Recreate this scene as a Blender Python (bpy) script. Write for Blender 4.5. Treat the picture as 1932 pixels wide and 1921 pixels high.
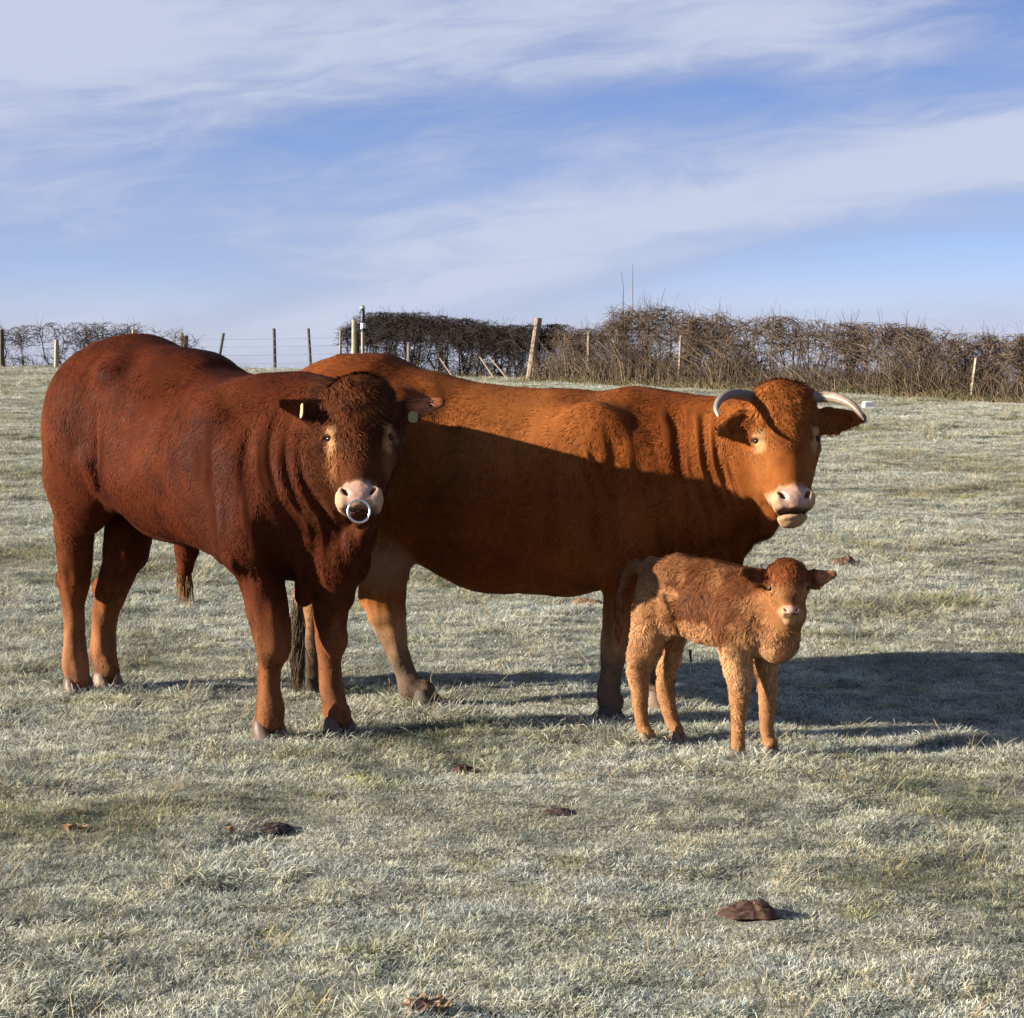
import bpy, math, random
import numpy as np
from mathutils import Vector

random.seed(4)
rng = np.random.default_rng(11)
scene = bpy.context.scene
for o in list(bpy.data.objects):
    bpy.data.objects.remove(o)
COL = scene.collection

# ---------------------------------------------------------------- camera, sky, sun, exposure
cam_data = bpy.data.cameras.new('camera')
cam = bpy.data.objects.new('camera', cam_data)
COL.objects.link(cam)
cam.location = (0.0, 0.0, 1.51)
cam.rotation_euler = (math.pi / 2 - math.atan((960.5 - 640.0) / 4000.0), 0.0, 0.0)
cam_data.sensor_fit = 'HORIZONTAL'
cam_data.sensor_width = 36.0
cam_data.lens = 36.0 * 4000.0 / 1932.0
cam_data.clip_start, cam_data.clip_end = 0.1, 9000.0
scene.camera = cam

SUN_EL, SUN_AZ = math.radians(18.0), math.radians(12.5)      # azimuth: turned from due left towards the viewer
to_sun = Vector((-math.cos(SUN_AZ) * math.cos(SUN_EL), -math.sin(SUN_AZ) * math.cos(SUN_EL), math.sin(SUN_EL)))
sun_data = bpy.data.lights.new('sun', 'SUN')
sun_data.energy, sun_data.angle, sun_data.color = 5.0, math.radians(0.53), (1.0, 0.89, 0.74)
sun = bpy.data.objects.new('sun', sun_data)
sun.rotation_euler = to_sun.to_track_quat('Z', 'Y').to_euler()
sun.location = (-20, -8, 8)
COL.objects.link(sun)

world = bpy.data.worlds.new('World')
scene.world = world
world.use_nodes = True
def build_sky(nt):
    N, Lk = nt.nodes, nt.links
    N.clear()
    def nd(t, **kw):
        n = N.new(t)
        for k, v in kw.items():
            setattr(n, k, v)
        return n
    def m(op, a, b=None, c=None):
        n = nd('ShaderNodeMath', operation=op)
        for i, x in enumerate((a, b, c)):
            if x is None:
                continue
            if isinstance(x, (int, float)):
                n.inputs[i].default_value = x
            else:
                Lk.new(x, n.inputs[i])
        return n.outputs[0]
    out, bg = nd('ShaderNodeOutputWorld'), nd('ShaderNodeBackground')
    sky = nd('ShaderNodeTexSky', sky_type='NISHITA')
    sky.sun_disc = False
    sky.sun_elevation = SUN_EL
    sky.sun_rotation = math.atan2(to_sun.x, to_sun.y)
    sky.altitude, sky.air_density, sky.dust_density, sky.ozone_density = 200.0, 0.6, 0.0, 6.0
    geo = nd('ShaderNodeTexCoord')
    sep = nd('ShaderNodeSeparateXYZ')
    Lk.new(geo.outputs['Generated'], sep.inputs[0])
    x, y, z = sep.outputs
    az = m('ARCTAN2', x, y)                                  # radians right of straight ahead
    el = m('ARCSINE', m('MAXIMUM', z, -0.05))
    # thin cirrus in long sheets that lean up to the right
    comb = nd('ShaderNodeCombineXYZ')
    lean = m('SUBTRACT', el, m('MULTIPLY', az, 0.16))
    Lk.new(m('MULTIPLY', az, 3.2), comb.inputs[0])
    Lk.new(m('MULTIPLY', lean, 15.0), comb.inputs[1])
    n1 = nd('ShaderNodeTexNoise'); n1.inputs['Scale'].default_value = 1.6
    n1.inputs['Detail'].default_value = 5.0; n1.inputs['Roughness'].default_value = 0.52; n1.inputs['Distortion'].default_value = 0.55
    off = nd('ShaderNodeVectorMath', operation='ADD'); off.inputs[1].default_value = SKY_OFF
    Lk.new(comb.outputs[0], off.inputs[0]); Lk.new(off.outputs[0], n1.inputs['Vector'])
    comb2 = nd('ShaderNodeCombineXYZ')
    lean2 = m('SUBTRACT', el, m('MULTIPLY', az, 0.10))
    Lk.new(m('MULTIPLY', az, 14.0), comb2.inputs[0]); Lk.new(m('MULTIPLY', lean2, 62.0), comb2.inputs[1])
    n2 = nd('ShaderNodeTexNoise'); n2.inputs['Scale'].default_value = 1.1
    n2.inputs['Detail'].default_value = 7.0; n2.inputs['Roughness'].default_value = 0.60; n2.inputs['Distortion'].default_value = 1.1
    Lk.new(comb2.outputs[0], n2.inputs['Vector'])
    def band(c_el, c_az, w_el, w_az, slope):                 # one long sheet of cloud
        e = m('DIVIDE', m('SUBTRACT', m('SUBTRACT', el, c_el), m('MULTIPLY', m('SUBTRACT', az, c_az), slope)), w_el)
        a = m('DIVIDE', m('SUBTRACT', az, c_az), w_az)
        return m('EXPONENT', m('MULTIPLY', m('ADD', m('MULTIPLY', e, e), m('MULTIPLY', a, a)), -1.0))
    bands = None
    for b, w in SKY_BANDS:
        v = m('MULTIPLY', band(*b), w)
        bands = v if bands is None else m('ADD', bands, v)
    base = m('ADD', m('MULTIPLY', m('SUBTRACT', n1.outputs['Fac'], 0.5), 1.25), m('MULTIPLY', m('SUBTRACT', n2.outputs['Fac'], 0.5), 1.05))
    cl = nd('ShaderNodeMapRange'); cl.interpolation_type = 'SMOOTHSTEP'
    cl.inputs['From Min'].default_value = -0.72; cl.inputs['From Max'].default_value = 0.75
    Lk.new(m('ADD', base, bands), cl.inputs['Value'])
    fac = m('MULTIPLY', cl.outputs[0], 0.92)
    tint = nd('ShaderNodeMix', data_type='RGBA', blend_type='MULTIPLY'); tint.inputs['Factor'].default_value = 1.0
    tint.inputs[7].default_value = SKY_TINT
    Lk.new(sky.outputs[0], tint.inputs[6])
    mix = nd('ShaderNodeMix', data_type='RGBA')
    tone = nd('ShaderNodeMix', data_type='RGBA')             # thin veil is greyer blue than the thick sheets
    tone.inputs[6].default_value, tone.inputs[7].default_value = SKY_VEIL, SKY_CLOUD
    Lk.new(m('MULTIPLY', cl.outputs[0], cl.outputs[0]), tone.inputs['Factor'])
    Lk.new(tone.outputs[2], mix.inputs[7])
    Lk.new(fac, mix.inputs['Factor']); Lk.new(tint.outputs[2], mix.inputs[6])
    Lk.new(mix.outputs[2], bg.inputs['Color'])
    bg.inputs['Strength'].default_value = 0.050
    Lk.new(bg.outputs[0], out.inputs['Surface'])
SKY_OFF = (3.1, 1.7, 0.0)
SKY_TINT = (1.46, 1.02, 1.02, 1.0)
SKY_CLOUD = (4.35, 4.75, 5.9, 1.0)
SKY_VEIL = (2.75, 3.28, 4.75, 1.0)
# (elevation, azimuth, half height, half width, slope), weight: the sheets one sees over the field
SKY_BANDS = [((0.09, 0.0, 0.14, 0.60, 0.0), .30), ((0.135, -0.20, 0.035, 0.16, 0.10), .55), ((0.070, 0.15, 0.013, 0.17, 0.15), .75), ((0.090, 0.22, 0.012, 0.10, 0.10), .35), ((0.15, 0.23, 0.03, 0.06, 0.0), -.4), ((0.030, 0.02, 0.010, 0.10, 0.16), .55),
             ((0.006, -0.11, 0.012, 0.07, 0.14), .50), ((0.110, 0.06, 0.014, 0.17, 0.03), -.62), ((0.032, 0.20, 0.022, 0.14, 0.06), -1.1),
             ((0.155, 0.10, 0.02, 0.12, 0.0), .35), ((0.022, -0.19, 0.022, 0.11, 0.0), -.75), ((0.085, -0.12, 0.018, 0.10, 0.06), -.35)]
build_sky(world.node_tree)

vs = scene.view_settings
vs.view_transform, vs.look, vs.exposure, vs.gamma, vs.use_curve_mapping = 'Standard', 'None', 1.45, 1.0, False
scene.display_settings.display_device = 'sRGB'
scene.cycles.max_bounces, scene.cycles.diffuse_bounces, scene.cycles.glossy_bounces = 6, 3, 2
scene.cycles.transparent_max_bounces = 4

# ---------------------------------------------------------------- noise and small helpers
def hash3(ix, iy, iz, seed):
    n = (ix * 374761393 + iy * 668265263 + iz * 2147483647 + seed * 1274126177).astype(np.int64) & 0xFFFFFFFF
    n = ((n ^ (n >> 13)) * 1274126177) & 0xFFFFFFFF
    n = ((n ^ (n >> 16)) * 2246822519) & 0xFFFFFFFF
    return ((n ^ (n >> 15)) & 0xFFFFFF) / float(0xFFFFFF)

def vnoise(P, seed=0):
    """smooth value noise, about -1..1, for an (n,3) array"""
    P = np.asarray(P, float)
    I = np.floor(P).astype(np.int64)
    f = P - I
    f = f * f * f * (f * (f * 6 - 15) + 10)
    r = 0.0
    for dx in (0, 1):
        wx = f[:, 0] if dx else 1 - f[:, 0]
        for dy in (0, 1):
            wy = f[:, 1] if dy else 1 - f[:, 1]
            for dz in (0, 1):
                wz = f[:, 2] if dz else 1 - f[:, 2]
                r = r + wx * wy * wz * hash3(I[:, 0] + dx, I[:, 1] + dy, I[:, 2] + dz, seed)
    return r * 2 - 1

def fbm(P, seed=0, octv=3, gain=0.5):
    P = np.asarray(P, float)
    a, r, t = 1.0, 0.0, 0.0
    for o in range(octv):
        r = r + a * vnoise(P * (2.03 ** o) + 17.3 * o, seed + o)
        t += a
        a *= gain
    return r / t

def sstep(a, b, x):
    t = np.clip((x - a) / (b - a), 0, 1)
    return t * t * (3 - 2 * t)

def unit(v):
    v = np.asarray(v, float)
    return v / (np.linalg.norm(v, axis=-1, keepdims=True) + 1e-12)

def mixc(a, b, t):
    return a + (np.asarray(b, float) - a) * np.asarray(t)[..., None]

# ---------------------------------------------------------------- where things stand: photograph directions into the place
CAM_H, CAM_F = 1.51, 4000.0            # eye height, focal length in pixels of a 1932 px wide picture
CAM_PITCH = math.atan((960.5 - 640.0) / CAM_F)
_F = np.array([0, math.cos(CAM_PITCH), -math.sin(CAM_PITCH)])
_U = np.array([0, math.sin(CAM_PITCH), math.cos(CAM_PITCH)])
_R = np.array([1.0, 0, 0])

def ray(px, py):
    return _F + _R * (px - 966.0) / CAM_F - _U * (py - 960.5) / CAM_F

def at_depth(px, py, t):
    p = ray(px, py) * t
    return np.array([p[0], p[1], p[2] + CAM_H])

class Frame:
    """an animal's own frame: u forward, v to its left, z up"""
    def __init__(s, O, deg):
        a = math.radians(deg)
        s.O = np.array([O[0], O[1], 0.0])
        s.h = np.array([math.cos(a), -math.sin(a), 0.0])
        s.L = np.array([math.sin(a), math.cos(a), 0.0])
    def w(s, u, v, z):
        p = s.O + s.h * u + s.L * v
        return np.array([p[0], p[1], z])
    def px(s, px, py, v):
        """point seen at (px,py) on the plane v to the left of the animal's middle; also its depth"""
        d = ray(px, py)
        t = (v + s.O @ s.L) / (d @ s.L)
        p = d * t
        return np.array([p[0], p[1], p[2] + CAM_H]), t
    def loc(s, P):
        Q = P - s.O
        return np.stack([Q @ s.h, Q @ s.L, P[:, 2]], 1)

class HeadFrame:
    """x to the right as one faces it, y out of the face, z up along the face"""
    def __init__(s, P, pitch, yaw=0.0, roll=0.0, scale=1.0):
        p, y, r = map(math.radians, (pitch, yaw, roll))
        X = np.array([math.cos(y), math.sin(y), 0.0])
        N0 = np.array([math.sin(y), -math.cos(y), 0.0])
        Y = N0 * math.cos(p) + np.array([0, 0, 1.0]) * math.sin(p)
        Z = np.cross(Y, X)
        s.X = X * math.cos(r) + Z * math.sin(r)
        s.Z = -X * math.sin(r) + Z * math.cos(r)
        s.Y = Y
        s.P, s.sc = np.array(P, float), scale
    def w(s, x, y, z):
        return s.P + s.sc * (s.X * x + s.Y * y + s.Z * z)
    def loc(s, P):
        Q = (P - s.P) / s.sc
        return np.stack([Q @ s.X, Q @ s.Y, Q @ s.Z], 1)

# ---------------------------------------------------------------- a small implicit modeller: smooth unions of tapered capsules and ellipsoids
class Sdf:
    def __init__(s):
        s.p = []
    def rc(s, a, b, ra, rb, k=0.04, ax=None, sc=1.0, op=0):
        a, b = np.array(a, float), np.array(b, float)
        R = max(ra, rb) * max(1, sc) + np.linalg.norm(b - a) / 2
        s.p.append((0, (a, b, ra, rb, None if ax is None else unit(ax), sc), (a + b) / 2, R, k, op))
    def chain(s, pts, k=0.03, **kw):
        """pts: [(point, radius), ...]"""
        A = np.array([p for p, r in pts]); rr = np.array([r for p, r in pts])
        c = (A.min(0) + A.max(0)) / 2
        s.p.append((2, (A, rr), c, np.max(np.linalg.norm(A - c, axis=1) + rr), k, 0))
    def el(s, c, axes, rad, k=0.04, op=0):
        A = np.array([unit(a) for a in axes])
        s.p.append((1, (np.array(c, float), A, np.array(rad, float)), np.array(c, float), max(rad), k, op))
    def one(s, pr, P):
        if pr[0] == 0:
            a, b, ra, rb, ax, sc = pr[1]
            m = 1.0
            if ax is not None:
                q = 1.0 / sc - 1.0
                P = P + ((P - a) @ ax)[:, None] * ax * q
                b = b + ((b - a) @ ax) * ax * q
                m = min(1.0, (1 + sc) / 2)
            pa, ba = P - a, b - a
            t = np.clip(pa @ ba / max(ba @ ba, 1e-9), 0, 1)
            return m * (np.linalg.norm(pa - t[:, None] * ba, axis=1) - (ra + (rb - ra) * t))
        if pr[0] == 2:
            A, rr = pr[1]
            r = np.full(len(P), 1e3)
            for a, b, ra, rb in zip(A[:-1], A[1:], rr[:-1], rr[1:]):
                pa, ba = P - a, b - a
                t = np.clip(pa @ ba / max(ba @ ba, 1e-9), 0, 1)
                t2 = t * t * (3 - 2 * t)
                r = np.minimum(r, np.linalg.norm(pa - t[:, None] * ba, axis=1) - (ra + (rb - ra) * t2))
            return r
        c, A, rad = pr[1]
        q = (P - c) @ A.T
        k0 = np.linalg.norm(q / rad, axis=1)
        k1 = np.linalg.norm(q / (rad * rad), axis=1) + 1e-9
        return k0 * (k0 - 1) / k1
    def ev(s, P):
        d = np.full(len(P), 1e3)
        for pr in s.p:
            k, op = pr[4], pr[5]
            dl = np.linalg.norm(P - pr[2], axis=1) - pr[3]
            m = np.nonzero(dl < ((d + 1.6 * k) if op == 0 else (2.6 * k - d)))[0]
            if not len(m):
                continue
            di, d0 = s.one(pr, P[m]), d[m]
            if op == 0:
                h = np.clip(0.5 + 0.5 * (d0 - di) / k, 0, 1)
                d[m] = d0 + (di - d0) * h - k * h * (1 - h)
            else:
                di = -di
                h = np.clip(0.5 - 0.5 * (d0 - di) / k, 0, 1)
                d[m] = d0 + (di - d0) * h + k * h * (1 - h)
        return d
    def grad(s, P, e=0.003):
        g = 0
        for sg in ((1, -1, -1), (-1, -1, 1), (-1, 1, -1), (1, 1, 1)):
            v = np.array(sg, float)
            g = g + s.ev(P + v * e)[:, None] * v
        return g / (4 * e)
    def mesh(s, h):
        """surface nets over a band round the surface; returns verts, quads, normals"""
        lo = np.min([pr[2] - pr[3] for pr in s.p if pr[5] == 0], 0) - 4 * h
        hi = np.max([pr[2] + pr[3] for pr in s.p if pr[5] == 0], 0) + 4 * h
        H = 4 * h
        nc = np.ceil((hi - lo) / H).astype(int) + 1
        g = np.stack(np.meshgrid(*[np.arange(n) for n in nc], indexing='ij'), -1).reshape(-1, 3)
        D = s.ev(lo + g * H).reshape(nc)
        nf = 4 * (nc - 1) + 1
        ix = [np.clip((np.arange(n) + 2) // 4, 0, m - 1) for n, m in zip(nf, nc)]
        Fd = D[np.ix_(*ix)].astype(np.float32)
        idx = np.argwhere(np.abs(Fd) < 1.6 * H)
        val = np.empty(len(idx), np.float32)
        for a in range(0, len(idx), 200000):
            val[a:a + 200000] = s.ev(lo + idx[a:a + 200000] * h)
        Fd[tuple(idx.T)] = val
        S = Fd < 0
        cnt = sum(S[i:nf[0] - 1 + i, j:nf[1] - 1 + j, k:nf[2] - 1 + k].astype(np.int8) for i in (0, 1) for j in (0, 1) for k in (0, 1))
        cells = np.argwhere((cnt > 0) & (cnt < 8))
        vid = np.full(nf - 1, -1, np.int64)
        vid[tuple(cells.T)] = np.arange(len(cells))
        acc, num = np.zeros((len(cells), 3)), np.zeros(len(cells))
        cor = [(i, j, k) for i in (0, 1) for j in (0, 1) for k in (0, 1)]
        cv = {c: Fd[cells[:, 0] + c[0], cells[:, 1] + c[1], cells[:, 2] + c[2]] for c in cor}
        for c in cor:
            for axn in range(3):
                if c[axn]:
                    continue
                e = list(c); e[axn] = 1; e = tuple(e)
                a, b = cv[c], cv[e]
                m = (a < 0) != (b < 0)
                t = np.where(m, a / np.where(m, a - b, 1), 0)
                p = np.tile(np.array(c, float), (len(cells), 1))
                p[:, axn] = t
                acc[m] += p[m]; num[m] += 1
        V = lo + (cells + acc / num[:, None]) * h
        Q = []
        for axn in range(3):
            o1, o2 = (axn + 1) % 3, (axn + 2) % 3
            sl = [slice(0, n) for n in nf]; sl2 = list(sl)
            sl[axn] = slice(0, nf[axn] - 1); sl2[axn] = slice(1, nf[axn])
            A, B = S[tuple(sl)], S[tuple(sl2)]
            e = np.argwhere(A != B)
            e = e[(e[:, o1] > 0) & (e[:, o2] > 0) & (e[:, o1] < nf[o1] - 1) & (e[:, o2] < nf[o2] - 1)]
            fl = A[tuple(e.T)]
            def gid(a, b):
                q = e.copy(); q[:, o1] -= a; q[:, o2] -= b
                return vid[tuple(q.T)]
            q = np.stack([gid(1, 1), gid(0, 1), gid(0, 0), gid(1, 0)], 1)
            q[~fl] = q[~fl][:, ::-1]
            Q.append(q)
        Q = np.concatenate(Q)
        for it in range(3):
            G = s.grad(V)
            gl = np.linalg.norm(G, axis=1)
            d = s.ev(V)
            step = np.clip(d / np.maximum(gl, 0.3), -h, h)
            V = V - unit(G) * step[:, None] * 0.9
        return V, Q, unit(s.grad(V))
# ---------------------------------------------------------------- meshes and materials
def tag(o, label=None, cat=None, group=None, kind=None):
    for k, v in (('label', label), ('category', cat), ('group', group), ('kind', kind)):
        if v:
            o[k] = v
    return o

def link(name, data, parent=None):
    o = bpy.data.objects.new(name, data)
    COL.objects.link(o)
    if parent is not None:
        o.parent = parent
        o.matrix_parent_inverse = parent.matrix_world.inverted() if False else o.matrix_parent_inverse
    return o

def root(name, loc, label, cat, group=None):
    o = bpy.data.objects.new(name, None)
    o.empty_display_size = 0.2
    o.location = loc
    COL.objects.link(o)
    return tag(o, label, cat, group)

def mesh_np(name, V, faces, mat, cols=None, smooth=True, extra=None, origin=None):
    """mesh data from numpy; faces: one (n,k) array or a list of such arrays"""
    if not isinstance(faces, (list, tuple)):
        faces = [faces]
    faces = [np.asarray(f, np.int32) for f in faces if len(f)]
    V = np.asarray(V, np.float32)
    if origin is not None:
        V = V - np.asarray(origin, np.float32)
    me = bpy.data.meshes.new(name)
    me.vertices.add(len(V)); me.vertices.foreach_set('co', V.ravel())
    loops = np.concatenate([f.ravel() for f in faces])
    sizes = np.concatenate([np.full(len(f), f.shape[1], np.int32) for f in faces])
    me.loops.add(len(loops)); me.loops.foreach_set('vertex_index', loops)
    me.polygons.add(len(sizes))
    me.polygons.foreach_set('loop_start', np.concatenate([[0], np.cumsum(sizes)[:-1]]).astype(np.int32))
    me.polygons.foreach_set('use_smooth', np.full(len(sizes), smooth))
    me.update(calc_edges=True)
    if cols is not None:
        a = me.color_attributes.new('Col', 'FLOAT_COLOR', 'POINT')
        c = np.ones((len(V), 4), np.float32); c[:, :3] = cols
        a.data.foreach_set('color', c.ravel())
    for k, v in (extra or {}).items():
        a = me.attributes.new(k, 'FLOAT', 'POINT')
        a.data.foreach_set('value', np.asarray(v, np.float32))
    me.materials.append(mat)
    return me

def tubes(P, R, sides=3):
    """P (n,m,3) polylines with radii R (n,m) -> verts, quads"""
    n, m = P.shape[:2]
    T = np.gradient(P, axis=1); T = unit(T)
    ref = np.where(np.abs(T[..., 2:3]) > 0.9, np.array([1.0, 0, 0]), np.array([0, 0, 1.0]))
    A = unit(np.cross(T, ref)); B = np.cross(T, A)
    ang = np.arange(sides) * 2 * np.pi / sides
    V = P[:, :, None] + R[:, :, None, None] * (A[:, :, None] * np.cos(ang)[:, None] + B[:, :, None] * np.sin(ang)[:, None])
    idx = np.arange(n * m * sides).reshape(n, m, sides)
    nx = np.roll(idx, -1, axis=2)
    Q = np.stack([idx[:, :-1], nx[:, :-1], nx[:, 1:], idx[:, 1:]], -1).reshape(-1, 4)
    return V.reshape(-1, 3), Q

class Nodes:
    def __init__(s, name):
        s.mat = bpy.data.materials.new(name); s.mat.use_nodes = True
        s.nt = s.mat.node_tree; s.N, s.L = s.nt.nodes, s.nt.links
        s.bsdf = s.N['Principled BSDF']
        s.bsdf.inputs['Roughness'].default_value = 0.8
        s.bsdf.inputs['Specular IOR Level'].default_value = 0.25
    def nd(s, t, ins=None, **kw):
        n = s.N.new(t)
        for k, v in kw.items():
            setattr(n, k, v)
        for k, v in (ins or {}).items():
            s.put(n.inputs[k], v)
        return n
    def put(s, sock, v):
        if isinstance(v, bpy.types.NodeSocket):
            s.L.new(v, sock)
        else:
            sock.default_value = v
    def attr(s, name, out='Color', **kw):
        return s.nd('ShaderNodeAttribute', attribute_name=name, **kw).outputs[out]
    def pos(s):
        return s.nd('ShaderNodeNewGeometry').outputs['Position']
    def noise(s, vec, scale, detail=3.0, rough=0.55, dist=0.0):
        return s.nd('ShaderNodeTexNoise', {'Vector': vec, 'Scale': scale, 'Detail': detail, 'Roughness': rough, 'Distortion': dist}).outputs['Fac']
    def rng(s, v, a, b, c=0.0, d=1.0):
        return s.nd('ShaderNodeMapRange', {'Value': v, 'From Min': a, 'From Max': b, 'To Min': c, 'To Max': d}).outputs[0]
    def mix(s, f, a, b, blend='MIX'):
        n = s.nd('ShaderNodeMix', data_type='RGBA', blend_type=blend)
        s.put(n.inputs[0], f); s.put(n.inputs[6], a if isinstance(a, bpy.types.NodeSocket) else (*a, 1.0)); s.put(n.inputs[7], b if isinstance(b, bpy.types.NodeSocket) else (*b, 1.0))
        return n.outputs[2]
    def math(s, op, a, b=0.0):
        n = s.nd('ShaderNodeMath', operation=op); s.put(n.inputs[0], a); s.put(n.inputs[1], b)
        return n.outputs[0]
    def bump(s, h, strength=0.5, dist=0.01):
        n = s.nd('ShaderNodeBump', {'Height': h, 'Strength': strength, 'Distance': dist})
        s.L.new(n.outputs[0], s.bsdf.inputs['Normal'])
    def color(s, v):
        s.put(s.bsdf.inputs['Base Color'], v if isinstance(v, bpy.types.NodeSocket) else (*v, 1.0))

def scaled(s, vec, k):
    return s.nd('ShaderNodeVectorMath', {0: vec, 1: k}, operation='MULTIPLY').outputs[0]

def mat_ground():
    s = Nodes('frosty_turf')
    p = s.pos()
    big, mid, fine = s.noise(p, .55, 4), s.noise(scaled(s, p, (1.0, 1.0, 1.0)), 5.0, 4), s.noise(p, 60.0, 4, .7)
    c = s.mix(s.rng(mid, .38, .62), (.04, .04, .026), (.15, .155, .12))
    c = s.mix(s.rng(big, .45, .70), c, (.20, .195, .11))
    c = s.mix(s.rng(fine, .45, .75), c, (.42, .44, .41))
    c = s.mix(s.rng(s.noise(p, 22.0, 3), .60, .72), c, (.10, .085, .055))
    s.color(c)
    s.bsdf.inputs['Roughness'].default_value = 0.95
    s.bump(s.math('ADD', s.math('MULTIPLY', mid, 1.5), s.math('MULTIPLY', fine, 0.6)), 0.9, 0.05)
    return s.mat

def mat_grass():
    """blade colour: green at the foot, rime towards the tip, some blades straw; patches across the field"""
    s = Nodes('frosty_grass_blades')
    p = s.pos()
    t, r = s.attr('t', 'Fac'), s.attr('r', 'Fac')
    patch, patch2, patch3 = s.noise(p, 1.1, 5, .6), s.noise(p, 4.3, 4, .6), s.noise(p, .33, 2)
    green = s.mix(s.rng(patch2, .35, .65), (.042, .058, .020), (.240, .220, .045))
    straw = s.mix(s.rng(patch, .3, .7), (.40, .31, .15), (.33, .22, .11))
    rime = s.mix(s.rng(patch2, .35, .7), (.72, .79, .77), (.90, .89, .73))
    k = s.math('ADD', r, s.math('MULTIPLY', s.math('SUBTRACT', patch, .5), 1.3))
    c = s.mix(s.rng(k, .70, .84), green, straw)
    f = s.math('MULTIPLY', s.rng(t, .12, .78, .03, .98), s.rng(s.math('ADD', patch3, s.math('ADD', s.math('MULTIPLY', s.math('SUBTRACT', patch, .5), .9), s.math('MULTIPLY', s.math('SUBTRACT', patch2, .5), .7))), .26, .52, .30, 1.0))
    c = s.mix(f, c, rime)
    c = s.mix(s.math('MULTIPLY', s.rng(s.noise(p, 2.6, 3, .55), .62, .72), .6), c, s.mix(r, (.30, .30, .05), (.62, .58, .20)))
    c = s.mix(1.0, c, s.mix(s.rng(s.noise(p, 16.0, 3, .6), .35, .65), (.60, .62, .62), (1.14, 1.14, 1.12)), 'MULTIPLY')
    s.color(c)
    s.bsdf.inputs['Roughness'].default_value = 0.75
    s.bsdf.inputs['Specular IOR Level'].default_value = 0.2
    tr = s.nd('ShaderNodeBsdfTranslucent', {'Color': c})
    mx = s.nd('ShaderNodeMixShader', {0: 0.30})
    s.L.new(s.bsdf.outputs[0], mx.inputs[1]); s.L.new(tr.outputs[0], mx.inputs[2])
    s.L.new(mx.outputs[0], s.N['Material Output'].inputs['Surface'])
    return s.mat

def mat_col(name, rough=.8, spec=.2, noise=None):
    """colour held by the mesh itself, broken up a little"""
    s = Nodes(name)
    c = s.attr('Col')
    if noise:
        n = s.noise(s.pos(), noise, 4, .65)
        c = s.mix(1.0, c, s.mix(n, (.62, .62, .62), (1.35, 1.35, 1.35)), 'MULTIPLY')
    s.color(c)
    s.bsdf.inputs['Roughness'].default_value = rough
    s.bsdf.inputs['Specular IOR Level'].default_value = spec
    return s.mat

def mat_wood(name, c0, c1, scale=30.0):
    s = Nodes(name)
    p = s.nd('ShaderNodeTexCoord').outputs['Object']
    g = s.noise(scaled(s, p, (1.0, 1.0, .08)), scale, 5, .65, .6)
    d = s.noise(p, 6.0, 3)
    s.color(s.mix(s.rng(d, .35, .7), s.mix(s.rng(g, .3, .7), c0, c1), c0))
    s.bump(g, .6, .006)
    return s.mat

def mat_plain(name, col, rough=.5, metal=0.0, spec=.4, noise=None):
    s = Nodes(name)
    c = (*col, 1.0)
    if noise:
        n = s.noise(s.nd('ShaderNodeTexCoord').outputs['Object'], noise, 4, .6)
        c = s.mix(n, tuple(x * .72 for x in col), tuple(min(1, x * 1.22) for x in col))
    s.put(s.bsdf.inputs['Base Color'], c)
    s.bsdf.inputs['Roughness'].default_value = rough
    s.bsdf.inputs['Metallic'].default_value = metal
    s.bsdf.inputs['Specular IOR Level'].default_value = spec
    return s.mat

# ---------------------------------------------------------------- the field
def crest(x):
    return np.where(x > -4.0, 58.0 - (np.minimum(x, 24.0) + 4.0) * 1.32, 58.0 + np.clip(-4.0 - x, 0, 4) * .6)

def height(x, y):
    """ground height: a gentle rise to the hedged crest, hummocks, and a fall beyond"""
    x, y = np.asarray(x, float), np.asarray(y, float)
    sh = x.shape
    x, y = x.ravel(), y.ravel()
    yc = crest(x) + 1.0
    ye = np.minimum(y, yc)
    t = np.clip(ye - 9.0, 0, None)
    z = .0128 * t * t / (t + 4.0) + .00006 * np.clip(-x, 0, 12) * t
    P = np.stack([x, y, 0 * x], 1)
    far = sstep(5, 30, y)
    z = z + (.010 + .020 * far) * fbm(P * .45, 5, 2) * sstep(9.5, 14, y) + (.006 + .016 * far) * vnoise(P * np.array([2.1, 2.6, 1]), 8)
    z = z + .010 * vnoise(P * 4.3, 9) + .009 * vnoise(P * 8.9, 10)
    d = np.clip(y - yc, 0, None)
    z = z - .055 * d * d / (d + 3.0)
    z = np.maximum(z, -70.0 - .0 * d)
    return z.reshape(sh)

def axis(pts):
    """[(end, step at end), ...] -> coordinates whose spacing grows from one step to the next"""
    out = [pts[0][0]]
    for (a, s0), (b, s1) in zip(pts[:-1], pts[1:]):
        x = a
        while x < b - 1e-6:
            x += s0 + (s1 - s0) * (x - a) / (b - a)
            out.append(min(x, b))
    return np.array(out)

M_ground, M_grass = mat_ground(), mat_grass()
ys = axis([(-60, 8), (2, .6), (4, .05), (10, .05), (14, .09), (30, .2), (64, .4), (120, 6), (900, 80), (3600, 400)])
xp = axis([(0, .05), (2.6, .05), (4.5, .1), (9, .2), (17, .35), (60, 6), (400, 50), (3000, 400)])
xs = np.concatenate([-xp[:0:-1], xp])
X, Y = np.meshgrid(xs, ys)
Vg = np.stack([X, Y, height(X, Y)], -1).reshape(-1, 3)
ii = np.arange(len(xs) * len(ys)).reshape(len(ys), len(xs))
Qg = np.stack([ii[:-1, :-1], ii[:-1, 1:], ii[1:, 1:], ii[1:, :-1]], -1).reshape(-1, 4)
ground = link('field_ground', mesh_np('field_ground', Vg, Qg, M_ground))
tag(ground, kind='structure')

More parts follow.
